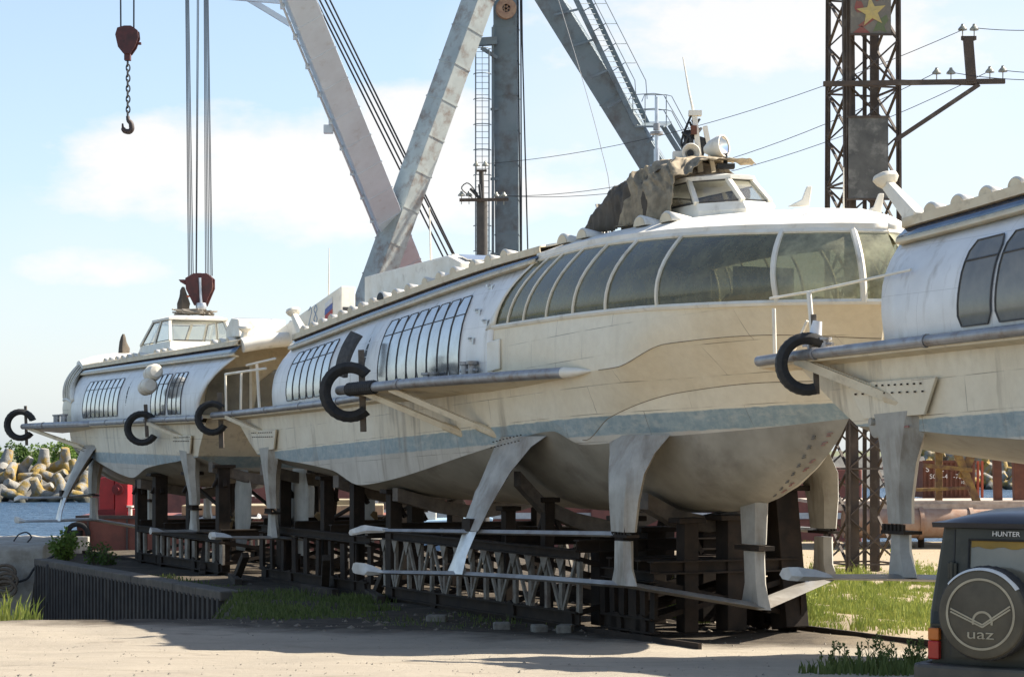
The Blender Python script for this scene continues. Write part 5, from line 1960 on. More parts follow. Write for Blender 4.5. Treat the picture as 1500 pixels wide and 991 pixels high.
hb = empty('hook_block', W(293, 430, 87.5), 0, 'big maroon crane block hanging low over the far left wheelhouse', 'crane hook', 'hook blocks of the dock crane')
s = 87.5 / 3000
mb = MB()
for dy in (-.35, .35):
    mb.poly([(-20 * s, dy, 22 * s), (-8 * s, dy, 29 * s), (12 * s, dy, 29 * s), (20 * s, dy, 22 * s), (20 * s, dy, 8 * s), (9 * s, dy, -18 * s), (-7 * s, dy, -18 * s), (-19 * s, dy, 6 * s)], (0, .08, 0))
mb.poly([(-20 * s, -.3, 20 * s), (-30 * s, -.3, 20 * s), (-27 * s, -.3, 16 * s), (-20 * s, -.3, 12 * s)], (0, .6, 0))
mb.build('block_cheek', HOOKM, hb, bev=.02)
mb = MB()
mb.lathe([(0, -.28), (.52, -.28), (.52, -.2), (.4, -.15), (.4, .15), (.52, .2), (.52, .28), (0, .28)], (0, .05, 12 * s), (0, 1, 0), 22)
mb.build('sheave', RUST, hb, smooth=40)
mb = MB()
mb.tube([(2 * s, -.4, 22 * s), (4 * s, -.45, -18 * s)], .06, 8)
mb.lathe([(0, -.2), (.2, -.15), (.24, 0), (.2, .15), (0, .2)], (4 * s, -.45, -20 * s), (0, 0, 1), 12)
mb.build('shackle_rod', ALU, hb, smooth=40)
mb = MB()
for x0, x1 in ((272, 276), (273.5, 278), (275, 280.5), (276.5, 283), (289, 287), (291, 288), (299, 301), (300.5, 303.5), (302, 306), (303.5, 309), (305, 311)):
    a, b_ = W(x1, 404, 87.5) - hb.location, W(x0 - (x1 - x0), -400, 87.5) - hb.location
    mb.tube([a, b_], .02, 5)
mb.build('hoist_rope', CABLE, hb)

hk = empty('hook_block', W(187, 60, 95), 0, 'small dark red crane block with a chain and open hook against the sky', 'crane hook', 'hook blocks of the dock crane')
s = 95 / 3000
mb = MB()
for dy in (-.25, .2):
    mb.poly([(-17 * s, dy, 8 * s), (-14 * s, dy, 18 * s), (-4 * s, dy, 21 * s), (6 * s, dy, 21 * s), (16 * s, dy, 14 * s), (17 * s, dy, 4 * s), (12 * s, dy, -10 * s), (5 * s, dy, -20 * s), (-5 * s, dy, -20 * s), (-13 * s, dy, -10 * s)], (0, .08, 0))
mb.box((0, 0, -24 * s), (9 * s, .3, 10 * s))
mb.bar((12 * s, 0, -4 * s), (20 * s, 0, -4 * s), .12, .12)
mb.build('block_cheek', HOOKM, hk, bev=.02)
mb = MB()
mb.lathe([(0, -.18), (.42, -.18), (.32, -.1), (.32, .1), (.42, .18), (0, .18)], (0, 0, 3 * s), (0, 1, 0), 20)
mb.build('sheave', RUST, hk, smooth=40)
mb = MB()
for k in range(11):
    c0 = Vector((.02 * (k % 2), 0, (-32 - k * 7.6) * s))
    ax = Vector((1, 0, 0)) if k % 2 else Vector((0, 1, 0))
    ring = [c0 + ax * (.085 * math.cos(a)) + Vector((0, 0, .17 * math.sin(a))) for a in linspace(0, 2 * math.pi, 13)]
    mb.tube(ring, .035, 6, caps=False)
mb.build('chain', CABLE, hk, smooth=50)
mb = MB()
hp = [(0, 0, -110 * s), (1 * s, 0, -116 * s), (5 * s, 0, -121 * s), (6 * s, 0, -128 * s), (2 * s, 0, -133 * s), (-4 * s, 0, -132 * s), (-7 * s, 0, -127 * s), (-7.5 * s, 0, -121 * s)]
mb.tube([para(hp)(i / 24) for i in range(25)], [.08 + .05 * math.sin(math.pi * i / 24) - .04 * (i > 20) for i in range(25)], 8)
mb.build('hook', M('dark_rusty_hook', (.07, .045, .035), (.05, .035, .03), rough=.6), hk, smooth=50)
mb = MB()
mb.tube([(-10 * s, 0, 15 * s), (-13 * s, 0, 500 * s)], .04, 6)
mb.tube([(9 * s, 0, 15 * s), (10 * s, 0, 500 * s)], .04, 6)
mb.build('hoist_rope', CABLE, hk)


# ------------------------------------------------------------------ lattice tower, pole, wires
TY = 76
tw = empty('lattice_tower', (W(1264, 0, TY).x, TY, gz(TY) - .05), 0, 'rusty lattice power tower with a star board and a blank metal board', 'lattice tower')
inv_t = -Vector(tw.location)
tl = lambda x, y, Y: W(x, y, Y) + inv_t
TB, TT = 0.0, 24.0
rot = Matrix.Rotation(R(14), 3, 'Z')
hw0, hw1 = 1.04, .96


def tcorner(i, z):
    h = lerp(hw0, hw1, z / TT)
    sx, sy = ((-1, -1), (1, -1), (1, 1), (-1, 1))[i]
    return rot @ Vector((sx * h, sy * h, z)) + Vector((0, 0, 0))


for i in range(4):
    mb = MB()
    a, b_ = tcorner(i, TB), tcorner(i, TT)
    mb.bar(a, b_, .20, .05, rot @ Vector((0, 1, 0)))
    mb.bar(a, b_, .05, .20, rot @ Vector((0, 1, 0)))
    mb.build('tower_leg', TOWERM, tw)
for f in range(4):
    mb = MB()
    j = (f + 1) % 4
    z, k = 0.4, 0
    while z < TT - 1.8:
        z2 = z + 1.75
        mb.bar(tcorner(f, z), tcorner(j, z2), .10, .05, (0, 0, 1))
        mb.bar(tcorner(j, z), tcorner(f, z2), .10, .05, (0, 0, 1))
        if k % 2 == 0:
            mb.bar(tcorner(f, z), tcorner(j, z), .10, .06)
        z, k = z2, k + 1
    mb.build('cross_bracing', TOWERM, tw)
mb = MB()
mb.bar(tl(1246, 300, TY - 1.0) * Vector((1, 1, 0)) .length if False else Vector((tl(1250, 0, TY - .9).x, -.9, 0)), Vector((tl(1241, 0, TY - .9).x, -.9, TT)), .42, .3, (0, 1, 0))
mb.bar(Vector((tl(1284, 0, TY).x, .6, 0)), Vector((tl(1284, 0, TY).x, .6, TT)), .26, .2, (0, 1, 0))
mb.bar(Vector((tl(1272, 0, TY).x, .8, 0)), Vector((tl(1272, 0, TY).x, .8, TT)), .14, .14, (0, 1, 0))
mb.build('inner_mast', TOWERM, tw)
for (x0, x1, y0, y1, nm, mt) in ((1243, 1301, 170, 293, 'metal_board', M('scoured_grey_sheet_metal', (.13, .125, .11), (.08, .078, .07), rough=.6, metal=.2, scale=1.6, stain=(.33, .31, .27), stain_amt=.55, stain_scale=1.3)),
                                 (1246, 1305, -22, 52, 'star_board', M('faded_painted_board', (.20, .17, .13), (.13, .12, .10), rough=.7, scale=2, stain=(.34, .29, .2), stain_amt=.35, stain_scale=2))):
    mb = MB()
    a, b_ = tl(x0, y1, TY - 1.7), tl(x1, y0, TY - 1.7)
    mb.box(((a.x + b_.x) / 2, a.y, (a.z + b_.z) / 2), (b_.x - a.x, .06, b_.z - a.z))
    bd = mb.build(nm, mt, tw)
    for z in (a.z + .03, b_.z - .03):
        mb = MB()
        mb.box(((a.x + b_.x) / 2, a.y - .02, z), (b_.x - a.x + .1, .1, .07))
        mb.build('board_rail', TOWERM, bd)
    if nm == 'star_board':
        cx, cz, yy = (a.x + b_.x) / 2 + .02, tl(0, 18, TY - 1.7).z, a.y - .045

        def star(r, r2, mat, y, name):
            mb = MB()
            for k in range(10):
                a0 = math.pi / 2 + k * math.pi / 5 + .12
                a1 = a0 + math.pi / 5
                ra, rb = (r, r2) if k % 2 == 0 else (r2, r)
                mb.add([(cx, y - .03, cz), (cx + math.cos(a0) * ra, y, cz + math.sin(a0) * ra), (cx + math.cos(a1) * rb, y, cz + math.sin(a1) * rb)], [(0, 1, 2)])
            return mb.build(name, mat, bd)
        def shape(pts, name, mat, y):
            mb = MB()
            mb.poly([(cx + p[0], y, cz + p[1]) for p in pts], (0, .006, 0))
            return mb.build(name, mat, bd)
        RED_, GRN, YEL = M('faded_red_paint', (.26, .06, .05), (.20, .09, .06), scale=4), M('faded_green_paint', (.10, .14, .05), (.13, .14, .07), scale=4), M('faded_yellow_paint', (.50, .38, .12), (.40, .31, .14), scale=5)
        shape([(-.62, .15), (-.55, .42), (-.38, .4), (-.28, .2), (-.36, -.02), (-.52, -.02)], 'red_shape', RED_, yy)
        shape([(-.5, -.5), (-.1, -.2), (.1, -.15), (.1, -.28), (-.3, -.56)], 'red_shape', RED_, yy)
        shape([(.05, .5), (.3, .62), (.4, .5), (.2, .38)], 'red_shape', RED_, yy)
        shape([(-.68, -.76), (-.36, -.5), (-.05, -.76)], 'red_shape', RED_, yy)
        shape([(.05, -.72), (.25, -.3), (.55, -.1), (.62, -.3), (.45, -.5), (.55, -.74), (.3, -.66)], 'green_leaf_shape', GRN, yy)
        star(.56, .23, YEL, yy - .01, 'yellow_star')
mb = MB()
Yc = TY - 1.6
mb.bar(tl(1206, 123, Yc), tl(1472, 119, Yc), .14, .18)
mb.bar(tl(1310, 119, Yc + .6), tl(1430, 123, Yc + .1), .08, .12)
mb.bar(tl(1311, 206, Yc), tl(1434, 124, Yc), .14, .16)
mb.build('crossarm', TOWERM, tw)
mb = MB()
mb.bar(tl(1423, 120, Yc), tl(1418, 56, Yc), .34, .2, (0, 1, 0))
mb.bar(tl(1408, 56, Yc), tl(1430, 56, Yc), .1, .14)
mb.build('upright', TOWERM, tw)


def insulator(f, x, y, Y, par):
    mb = MB()
    p = f(x, y, Y)
    mb.tube([p, p + Vector((0, 0, -.42))], .022, 6)
    mb.lathe([(0, .2), (.05, .19), (.07, .12), (.09, .1), (.16, .02), (.17, -.03), (.05, -.02), (0, -.02)], p, (0, 0, 1), 12)
    mb.build('insulator', INSUL, par, smooth=50)


for x, y in ((1372, 104), (1393, 104), (1450, 102), (1469, 101), (1410, 40), (1427, 40)):
    insulator(tl, x, y + 3, Yc, tw)

PY = 96
up = empty('utility_pole', (W(708, 0, PY).x, PY, gz(PY)), 0, 'dark round utility pole with a small insulator crossarm beside the crane ladder', 'utility pole')
inv_p = -Vector(up.location)
pl_ = lambda x, y, Y: W(x, y, Y) + inv_p
mb = MB()
mb.tube([pl_(708, 790, PY), pl_(706, 294, PY)], [.30, .26], 16)
mb.tube([pl_(706, 294, PY), pl_(705, 250, PY)], .12, 10)
mb.build('shaft', M('dark_tarred_pole', (.05, .045, .04), (.075, .065, .055), rough=.7, scale=3), up, smooth=40)
mb = MB()
mb.bar(pl_(673, 293, PY - .3), pl_(745, 292, PY - .3), .14, .14)
mb.bar(pl_(698, 250, PY - .3), pl_(713, 250, PY - .3), .12, .1)
mb.build('crossarm', TOWERM, up)
for x, y in ((676, 285), (687, 285), (727, 286), (738, 286), (698, 241), (711, 241)):
    insulator(pl_, x, y + 1, PY - .3, up)
mb = MB()
mb.tube([para([pl_(692, 290, PY - .3), pl_(676, 275, PY - .4), pl_(684, 268, PY - .4), pl_(700, 284, PY - .4)])(i / 14) for i in range(15)], .03, 6)
mb.tube([pl_(689, 276, PY - .4), pl_(702, 290, PY - .4)], .07, 8)
mb.tube([pl_(702, 270, PY - .4), pl_(704, 290, PY - .4)], .06, 8)
mb.build('switch_gear', BLACK, up, smooth=50)


def wire(a, b_, sag, label, r=.014):
    mb = MB()
    mb.tube([lerp(a, b_, i / 24) - Vector((0, 0, sag * 4 * (i / 24) * (1 - i / 24))) for i in range(25)], r, 5)
    tag(mb.build('power_line', CABLE), label, 'wire', 'overhead wires')


wire(W(711, 240, PY), W(1410, 44, Yc), .9, 'highest overhead wire from the utility pole to the tower upright')
wire(W(727, 287, PY), W(1372, 106, Yc), 1.2, 'overhead wire from the utility pole to the inner crossarm insulator')
wire(W(738, 287, PY), W(1450, 104, Yc), 1.4, 'overhead wire from the utility pole to the outer crossarm insulator')
wire(W(1427, 41, Yc), W(1640, 30, 70), .2, 'wire running right from the topmost tower insulators')
wire(W(1393, 106, Yc), W(1640, 108, 70), .25, 'lower wire running right from the inner crossarm insulators')
wire(W(1469, 103, Yc), W(1640, 92, 70), .2, 'middle wire running right from the crossarm end')
mb = MB()
mb.tube([para([W(812, -20, 120), W(860, 140, 120), W(880, 215, 120), W(893, 280, 120), W(893, 330, 120)])(i / 20) for i in range(21)], .02, 5)
tag(mb.build('loose_wire', M('pale_thin_wire', (.3, .3, .3)), None), 'thin pale wire hanging slack beside the inclined crane stair', 'wire')

# ------------------------------------------------------------------ breakwater
def tetra_mat():
    m, nt, b = nodemat('weathered_tetrapod_concrete')
    N, L = nt.nodes, nt.links
    ge = N.new('ShaderNodeNewGeometry')
    pos = ge.outputs['Position']
    n1 = ramp(nt, tex_noise(nt, pos, .9, 6, .65), .35, .68)
    c = mixc(nt, n1, (.30, .285, .25), (.18, .17, .15))
    li = ramp(nt, tex_noise(nt, pos, .55, 7, .6), .47, .56)
    c = mixc(nt, mth(nt, 'MULTIPLY', li, .9), c, (.30, .19, .03))
    sep = N.new('ShaderNodeSeparateXYZ')
    L.new(pos, sep.inputs[0])
    z = mth(nt, 'ADD', sep.outputs[2], mth(nt, 'MULTIPLY', tex_noise(nt, pos, .8, 4), 1.4))
    c = mixc(nt, ramp(nt, z, -1.2, -1.9), c, (.06, .06, .045))
    L.new(c, b.inputs['Base Color'])
    b.inputs['Roughness'].default_value = .92
    bump(nt, b, tex_noise(nt, pos, 2.5, 8, .7), .7, .2)
    return m


BW = tetra_mat()


def tetra_mesh():
    mb = MB()
    dirs = [Vector((0, 0, 1)), Vector((.943, 0, -.333)), Vector((-.471, .816, -.333)), Vector((-.471, -.816, -.333))]
    for d in dirs:
        mb.lathe([(.60, .0), (.56, .35), (.40, 1.55), (.34, 1.62), (0, 1.64)], (0, 0, 0), d, 14)
    me = mb.build('tetrapod', BW, smooth=40)
    return me


tp0 = tetra_mesh()
r3 = random.Random(21)
cnt = 0


def put_tetra(p, sc_, first=[True]):
    global cnt
    if first[0]:
        o = tp0
        first[0] = False
    else:
        o = tp0.copy()
        col.objects.link(o)
    o.location = p
    k = r3.random()
    o.rotation_euler = (r3.gauss(0, .35), r3.gauss(0, .35), r3.uniform(0, 6.28)) if k < .72 else (r3.uniform(0, 6.28), r3.uniform(0, 6.28), r3.uniform(0, 6.28))
    o.scale = (sc_,) * 3
    tag(o, ['grey concrete tetrapod with ochre lichen on the far left breakwater', 'grey concrete tetrapod seen beyond the timber trestle'][p.x > 0], 'tetrapod',
        ['tetrapods of the left breakwater', 'tetrapods of the right breakwater'][p.x > 0])
    cnt += 1


for (xa, xb, Y0, top, base, n_rows) in ((-14, 152, 248, 672, 737, 4), (1362, 1506, 330, 662, 713, 4)):
    for row in range(n_rows):
        ypx = lerp(base - 8, top + 12, row / (n_rows - 1))
        Y = Y0 + row * 3.4
        step = 2.9 * 3000 / Y
        x = xa + r3.uniform(0, step)
        while x < xb:
            p = W(x, ypx + r3.uniform(-6, 6), Y + r3.uniform(-1.2, 1.2))
            put_tetra(p, r3.uniform(1.12, 1.45) * (1.0 if xa < 0 else 1.15))
            x += step * r3.uniform(.8, 1.15)
mb = MB()
for (xa, xb, Y0, top) in ((-60, 500, 268, 682), (1000, 1650, 352, 668)):
    a, b_ = W(xa, top, Y0), W(xb, top, Y0)
    mb.poly([(a.x, Y0 - 9, -3.5), (a.x, Y0, a.z), (a.x, Y0 + 4, a.z), (a.x, Y0 + 14, -3.5)], (b_.x - a.x, 0, 0))
tag(mb.build('breakwater', M('breakwater_rubble', (.16, .15, .13), (.09, .085, .075), rough=.95, scale=.8, bmp=.8, bscale=2)), kind='structure')


# ------------------------------------------------------------------ vegetation
def leaf_mat(name, c1, c2, trans=.35):
    if name in MATS:
        return MATS[name]
    m, nt, b = nodemat(name)
    N, L = nt.nodes, nt.links
    oi = N.new('ShaderNodeNewGeometry')
    c = mixc(nt, oi.outputs['Random Per Island'], c1, c2)
    L.new(c, b.inputs['Base Color'])
    b.inputs['Roughness'].default_value = .6
    b.inputs['Specular IOR Level'].default_value = .25
    tl_ = N.new('ShaderNodeBsdfTranslucent')
    L.new(c, tl_.inputs[0])
    mx = N.new('ShaderNodeMixShader')
    mx.inputs[0].default_value = trans
    L.new(b.outputs[0], mx.inputs[1])
    L.new(tl_.outputs[0], mx.inputs[2])
    L.new(mx.outputs[0], N['Material Output'].inputs[0])
    MATS[name] = m
    return m


LEAF_A = leaf_mat('fresh_green_leaves', (.10, .17, .035), (.18, .26, .05))
LEAF_B = leaf_mat('deep_green_leaves', (.055, .10, .025), (.11, .17, .04))
GRASS_M = leaf_mat('yard_grass', (.17, .23, .045), (.40, .43, .10), .3)
GRASS_D = leaf_mat('shade_darkened_grass', (.07, .10, .025), (.16, .19, .06), .3)  # shaded copy of the grass, its shade put into darker greens
BARK = M('grey_brown_bark', (.12, .09, .065), (.08, .06, .045), rough=.9, scale=5)


def leaf(mb, p, d, s, rr):
    d = d.normalized()
    a = d.cross(Vector((rr.gauss(0, 1), rr.gauss(0, 1), rr.gauss(0, 1))))
    if a.length < 1e-3:
        return
    a.normalize()
    mb.add([p, p + d * s * .5 + a * s * .28, p + d * s, p + d * s * .5 - a * s * .28], [(0, 1, 2, 3)])


def tree(p, h, w, label, mat, seed, leaves=1700, ls=.55, trunk_frac=.35, group='trees behind the breakwaters', name='deciduous_tree'):
    rr = random.Random(seed)
    t = empty(name, p, rr.uniform(0, 6), label, 'tree', group)
    mb = MB()
    mb.tube([(0, 0, -.3), (.1, .05, h * .3), (0, .1, h * .62), (.05, 0, h * .85)], [.03 * h, .022 * h, .014 * h, .006 * h], 8)
    cl = []
    for k in range(16):
        a = rr.uniform(0, 6.28)
        z0 = h * rr.uniform(trunk_frac * .8, .8)
        rr_ = w / 2 * rr.uniform(.45, 1.0) * math.sqrt(max(.05, 1 - ((z0 / h - .55) / .55) ** 2))
        e = Vector((math.cos(a) * rr_, math.sin(a) * rr_, min(h * .98, z0 + h * rr.uniform(.05, .28))))
        mb.tube([(0, 0, z0 * .85), lerp(Vector((0, 0, z0)), e, .6), e], [.010 * h, .006 * h, .002 * h], 5)
        cl.append((e, rr.uniform(.13, .22) * w))
    cl.append((Vector((0, 0, h * .93)), w * .16))
    mb.build('trunk', BARK, t, smooth=60)
    mb = MB()
    for k in range(leaves):
        c, r_ = rr.choice(cl)
        d = Vector((rr.gauss(0, 1), rr.gauss(0, 1), rr.gauss(0, .8)))
        d = d.normalized() * r_ * rr.random() ** .45
        leaf(mb, c + d, d + Vector((rr.gauss(0, .5) * r_, rr.gauss(0, .5) * r_, rr.gauss(0, .4) * r_)), ls * rr.uniform(.6, 1.3), rr)
    mb.build('crown', mat, t)
    return t


tl0 = [(-6, 652, 22, LEAF_A, 'small pointed light green tree at the left edge behind the tetrapods'),
       (26, 650, 22, LEAF_B, 'dark green pointed tree behind the leftmost tetrapods'),
       (62, 652, 26, LEAF_A, 'bushy green tree just left of the cut tyre strut beyond the tetrapods'),
       (92, 645, 30, LEAF_A, 'broad bright green tree left of the far hydrofoil bow'),
       (122, 648, 26, LEAF_B, 'green tree half hidden by the far hydrofoil bow strut'),
       (150, 655, 26, LEAF_A, 'low green tree behind the far left hydrofoil hull')]
for i, (x, yt, wpx, mt, lb) in enumerate(tl0):
    Y = 285 + (i % 3) * 12
    b_ = W(x, 692, Y)
    tree(Vector((b_.x, Y, -2.2)), HC - (yt - 660) * Y / 3000 + 2.2, wpx * 1.45 * Y / 3000, lb, mt, 40 + i, 1500, .42)
tl1 = [(1350, 640, 34, LEAF_B, 'dark green tree behind the right strut of the right hydrofoil'),
       (1385, 642, 34, LEAF_A, 'light green tree seen between the timber trestle legs'),
       (1412, 652, 26, LEAF_B, 'low dark tree between the trestle diagonals'),
       (1452, 628, 40, LEAF_B, 'tall dark green tree right of the timber trestle'),
       (1488, 632, 40, LEAF_A, 'tall green tree at the right edge behind the breakwater')]
for i, (x, yt, wpx, mt, lb) in enumerate(tl1):
    Y = 385 + (i % 3) * 14
    b_ = W(x, 690, Y)
    tree(Vector((b_.x, Y, -1.8)), HC - (yt - 660) * Y / 3000 + 1.8, wpx * 1.35 * Y / 3000, lb, mt, 60 + i, 1700, .6)


def bush(px, py, Y, hpx, wpx, label, mat, seed, n=900, ls=.11, name='bush'):
    p = W(px, py, Y)
    s = Y / 3000
    rr = random.Random(seed)
    t = empty(name, p, 0, label, 'bush')
    h, w = hpx * s, wpx * s
    mb = MB()
    tips = []
    for k in range(22):
        a = rr.uniform(0, 6.28)
        r_ = w / 2 * rr.random() ** .5
        e = Vector((math.cos(a) * r_, math.sin(a) * r_, h * rr.uniform(.55, 1.0) * (1 - .35 * (r_ / (w / 2)) ** 2)))
        mb.tube([(e.x * .15, e.y * .15, 0), (e.x * .6, e.y * .6, e.z * .55), e], [.02, .014, .005], 5)
        tips.append(e)
    mb.build('stem', BARK, t)
    mb = MB()
    for k in range(n):
        e = rr.choice(tips)
        q = rr.uniform(.18, 1.02)
        c = Vector((e.x * (.3 + .7 * q), e.y * (.3 + .7 * q), e.z * q)) + Vector((rr.gauss(0, .07), rr.gauss(0, .07), rr.gauss(0, .06))) * w
        leaf(mb, c, Vector((rr.gauss(0, 1), rr.gauss(0, 1), rr.gauss(.4, .8))), ls * rr.uniform(.7, 1.4), rr)
    mb.build('foliage', mat, t)


bush(95, 822, 86.4, 54, 42, 'leafy light green bush on top of the sheet pile wall', LEAF_A, 1, 1300, .16)
bush(140, 828, 83.5, 46, 40, 'dark thin bush beside the red barge on the sheet pile wall', LEAF_B, 2, 420, .13)
bush(158, 830, 82, 30, 30, 'low dark weed clump right of the thin bush on the wall', LEAF_B, 3, 300, .12)


def blades(mb, cx, cy, n, rx, ry, h, rr, w=.02, heads=0.0, dens=None):
    for k in range(n):
        a, q = rr.uniform(0, 6.28), rr.random() ** .6
        x, y = cx + math.cos(a) * rx * q, cy + math.sin(a) * ry * q
        if dens and rr.random() > dens(x, y):
            continue
        z = ground_h(x, y) - .02
        hh = h * rr.uniform(.35, 1.1) * (1.1 - .5 * q)
        b_ = rr.uniform(0, 6.28)
        lx, ly = math.cos(b_) * hh * rr.uniform(.1, .6), math.sin(b_) * hh * rr.uniform(.1, .6)
        px_, py_ = -math.sin(b_) * w, math.cos(b_) * w
        ww = w * rr.uniform(.6, 1.3)
        mb.add([(x - ww, y - ww * .3, z), (x + ww, y + ww * .3, z), (x + lx * .4 + ww * .7, y + ly * .4, z + hh * .62), (x + lx * .4 - ww * .7, y + ly * .4, z + hh * .62), (x + lx, y + ly, z + hh)],
               [(0, 1, 2, 3), (3, 2, 4)])


def gpx(x, y):
    """photo pixel on the yard ground -> world x, y"""
    Y = 50.0
    for _ in range(30):
        Y = (HC - gz(Y)) * 3000 / (y - 660)
    return (x - 750) * Y / 3000, Y


rg = random.Random(5)
mb = MB()
nz = lambda x, y: max(0, min(1, .55 + .8 * noise2(x * 1.1 + 2, y * .9)))
for k in range(900):            # sunny meadow right of the bow trolley: tufts of uneven height with bare gaps
    x, y = rg.uniform(1165, 1420), rg.triangular(822, 930, 872)
    X, Y = gpx(x, y)
    q = nz(X * 1.3 + .5, Y * .8)
    if rg.random() > .15 + 1.0 * q:
        continue
    tall = rg.random() < .14
    blades(mb, X, Y, rg.randint(14, 70), rg.uniform(.12, .5), rg.uniform(.12, .6), rg.uniform(.4, .75) if tall else rg.uniform(.08, .34), rg, .014)
for k in range(40):
    x, y = rg.uniform(900, 1400), rg.uniform(785, 838)
    X, Y = gpx(x, y)
    blades(mb, X, Y, 26, 1.4, 2.0, .22, rg, .022, dens=nz)
g1 = mb.build('grass', GRASS_M)
tag(g1, 'sunlit green meadow grass beside the bow trolley', 'grass', kind='stuff')
mb = MB()
for k in range(60):             # shaded verge beside the basin and along the trolley
    x = rg.uniform(330, 560)
    y = lerp(868, 905, rg.random()) - max(0, (400 - x)) * .05
    X, Y = gpx(x, y)
    if (X - -8.45) * (51.5 - 61.9) - (Y - 61.9) * 1.55 > 12:
        continue
    blades(mb, X, Y, 110, .9, .8, rg.uniform(.12, .34), rg, .016, dens=lambda a, b_: .3 + .7 * nz(a, b_))
for k in range(36):
    x, y = rg.uniform(540, 830), rg.uniform(892, 922)
    X, Y = gpx(x, y)
    blades(mb, X, Y, 22, .5, .5, rg.uniform(.08, .26), rg, .013, dens=nz)
for k in range(14):
    x = rg.uniform(100, 330)
    X, Y = gpx(x, lerp(838, 868, (x - 100) / 240) - rg.uniform(2, 12))
    if in_basin(X, Y) > -.3:
        continue
    blades(mb, X, Y, 30, .7, .7, rg.uniform(.1, .3), rg, .02)
g2 = mb.build('grass', GRASS_D)
tag(g2, 'shaded grass verge along the slipway wall and trolley', 'grass', kind='stuff')
def weed(x, y, n, r_, h, label, mat, w=.014):
    X, Y = gpx(x, y)
    mb = MB()
    blades(mb, X, Y, n, r_, r_, h, rg, w)
    for k in range(max(4, n // 22)):
        a = rg.uniform(0, 6.28)
        x0, y0 = X + math.cos(a) * r_ * .5 * rg.random(), Y + math.sin(a) * r_ * .5 * rg.random()
        z0 = ground_h(x0, y0)
        e = Vector((x0 + rg.gauss(0, .12) * h, y0 + rg.gauss(0, .1) * h, z0 + h * rg.uniform(.9, 1.45)))
        mb.tube([(x0, y0, z0), e], [.006, .004], 4)
        for q in range(10):
            leaf(mb, e - Vector((0, 0, h * .05 * q)), Vector((rg.gauss(0, 1), rg.gauss(0, 1), .8)), .05 + .004 * q, rg)
    tag(mb.build('weed_clump', mat), label, 'weed')
weed(985, 903, 260, .45, .75, 'bright weed clump in front of the bow trolley', GRASS_M)
weed(1018, 912, 120, .4, .45, 'smaller dark weed clump right of the bright clump by the bow trolley', GRASS_D)
weed(1280, 988, 280, .75, .36, 'dark weed clump with tall seed stems beside the green off-road car', GRASS_D)
weed(1225, 985, 160, .55, .3, 'low dark weed clump left of the seed stems in the shaded foreground', GRASS_D)
weed(1338, 985, 200, .45, .36, 'short dark weed clump touching the green car bumper', GRASS_D)
weed(1185, 905, 200, .5, .6, 'tall grass clump at the front corner of the bow trolley', GRASS_M)
weed(22, 904, 420, .95, 1.0, 'sunlit weed clump with yellow flowers on the basin edge at the far left', GRASS_M, .02)
weed(-4, 903, 260, .8, .8, 'sunlit weed clump cut by the left edge of the photo', GRASS_M, .02)
weed(48, 905, 160, .55, .5, 'low sunlit weed clump at the right end of the basin edge weeds', GRASS_M, .018)

# loose stones and litter on the road
mb = MB()
rs = random.Random(9)
for k in range(900):
    x, y = rs.uniform(0, 1370), rs.uniform(906, 991)
    X, Y = gpx(x, y)
    r_ = rs.choice((.008, .012, .012, .018, .018, .028)) * rs.uniform(.7, 1.4)
    z = ground_h(X, Y)
    v = [(X + r_ * rs.uniform(.6, 1.2) * dx, Y + r_ * rs.uniform(.6, 1.2) * dy, z + r_ * dz) for dx, dy, dz in ((1, 0, 0), (-1, .2, 0), (.1, 1, 0), (0, -1, 0), (.1, .1, .9))]
    mb.add(v, [(0, 2, 4), (2, 1, 4), (1, 3, 4), (3, 0, 4)])
tag(mb.build('gravel', M('road_gravel', (.30, .26, .2), (.14, .12, .1), rough=.9, scale=1)), 'loose gravel scattered over the sandy yard road', 'gravel', kind='stuff')
mb = MB()
for k in range(420):
    x, y = rs.uniform(350, 1160), rs.uniform(845, 925)
    X, Y = gpx(x, y)
    r_ = rs.choice((.03, .05, .07)) * rs.uniform(.7, 1.4)
    z = ground_h(X, Y)
    v = [(X + r_ * rs.uniform(.5, 1.6) * dx, Y + r_ * rs.uniform(.5, 1.6) * dy, z + r_ * dz) for dx, dy, dz in ((1, 0, 0), (-1, .2, 0), (.1, 1, 0), (0, -1, 0), (.1, .1, .7))]
    mb.add(v, [(0, 2, 4), (2, 1, 4), (1, 3, 4), (3, 0, 4)])
tag(mb.build('rubble', M('slipway_rubble', (.22, .18, .13), (.09, .075, .06), rough=.9, scale=1)), 'small rubble and scrap littering the ground under the hydrofoils', 'rubble', kind='stuff')
for i, (x, y, w_, h_) in enumerate(((640, 911, .5, .2), (735, 919, .4, .2), (790, 923, .34, .2), (828, 925, .36, .22))):
    X, Y = gpx(x, y)
    mb = MB()
    mb.box((0, 0, h_ / 2 - .04), (w_, .4, h_), Matrix.Rotation(rs.uniform(-.3, .3), 3, 'Z'))
    o = mb.build('concrete_block', M('dirty_block_concrete', (.24, .22, .18), (.14, .125, .1), rough=.9, scale=5), bev=.04)
    o.location = (X, Y, ground_h(X, Y))
    tag(o, ['pale concrete block lying by the middle of the lattice trolley', 'leftmost of three concrete blocks chocking the lattice trolley end', 'middle one of three concrete blocks at the lattice trolley end', 'rightmost concrete block under the lattice trolley end'][i], 'block', 'concrete blocks by the trolley')

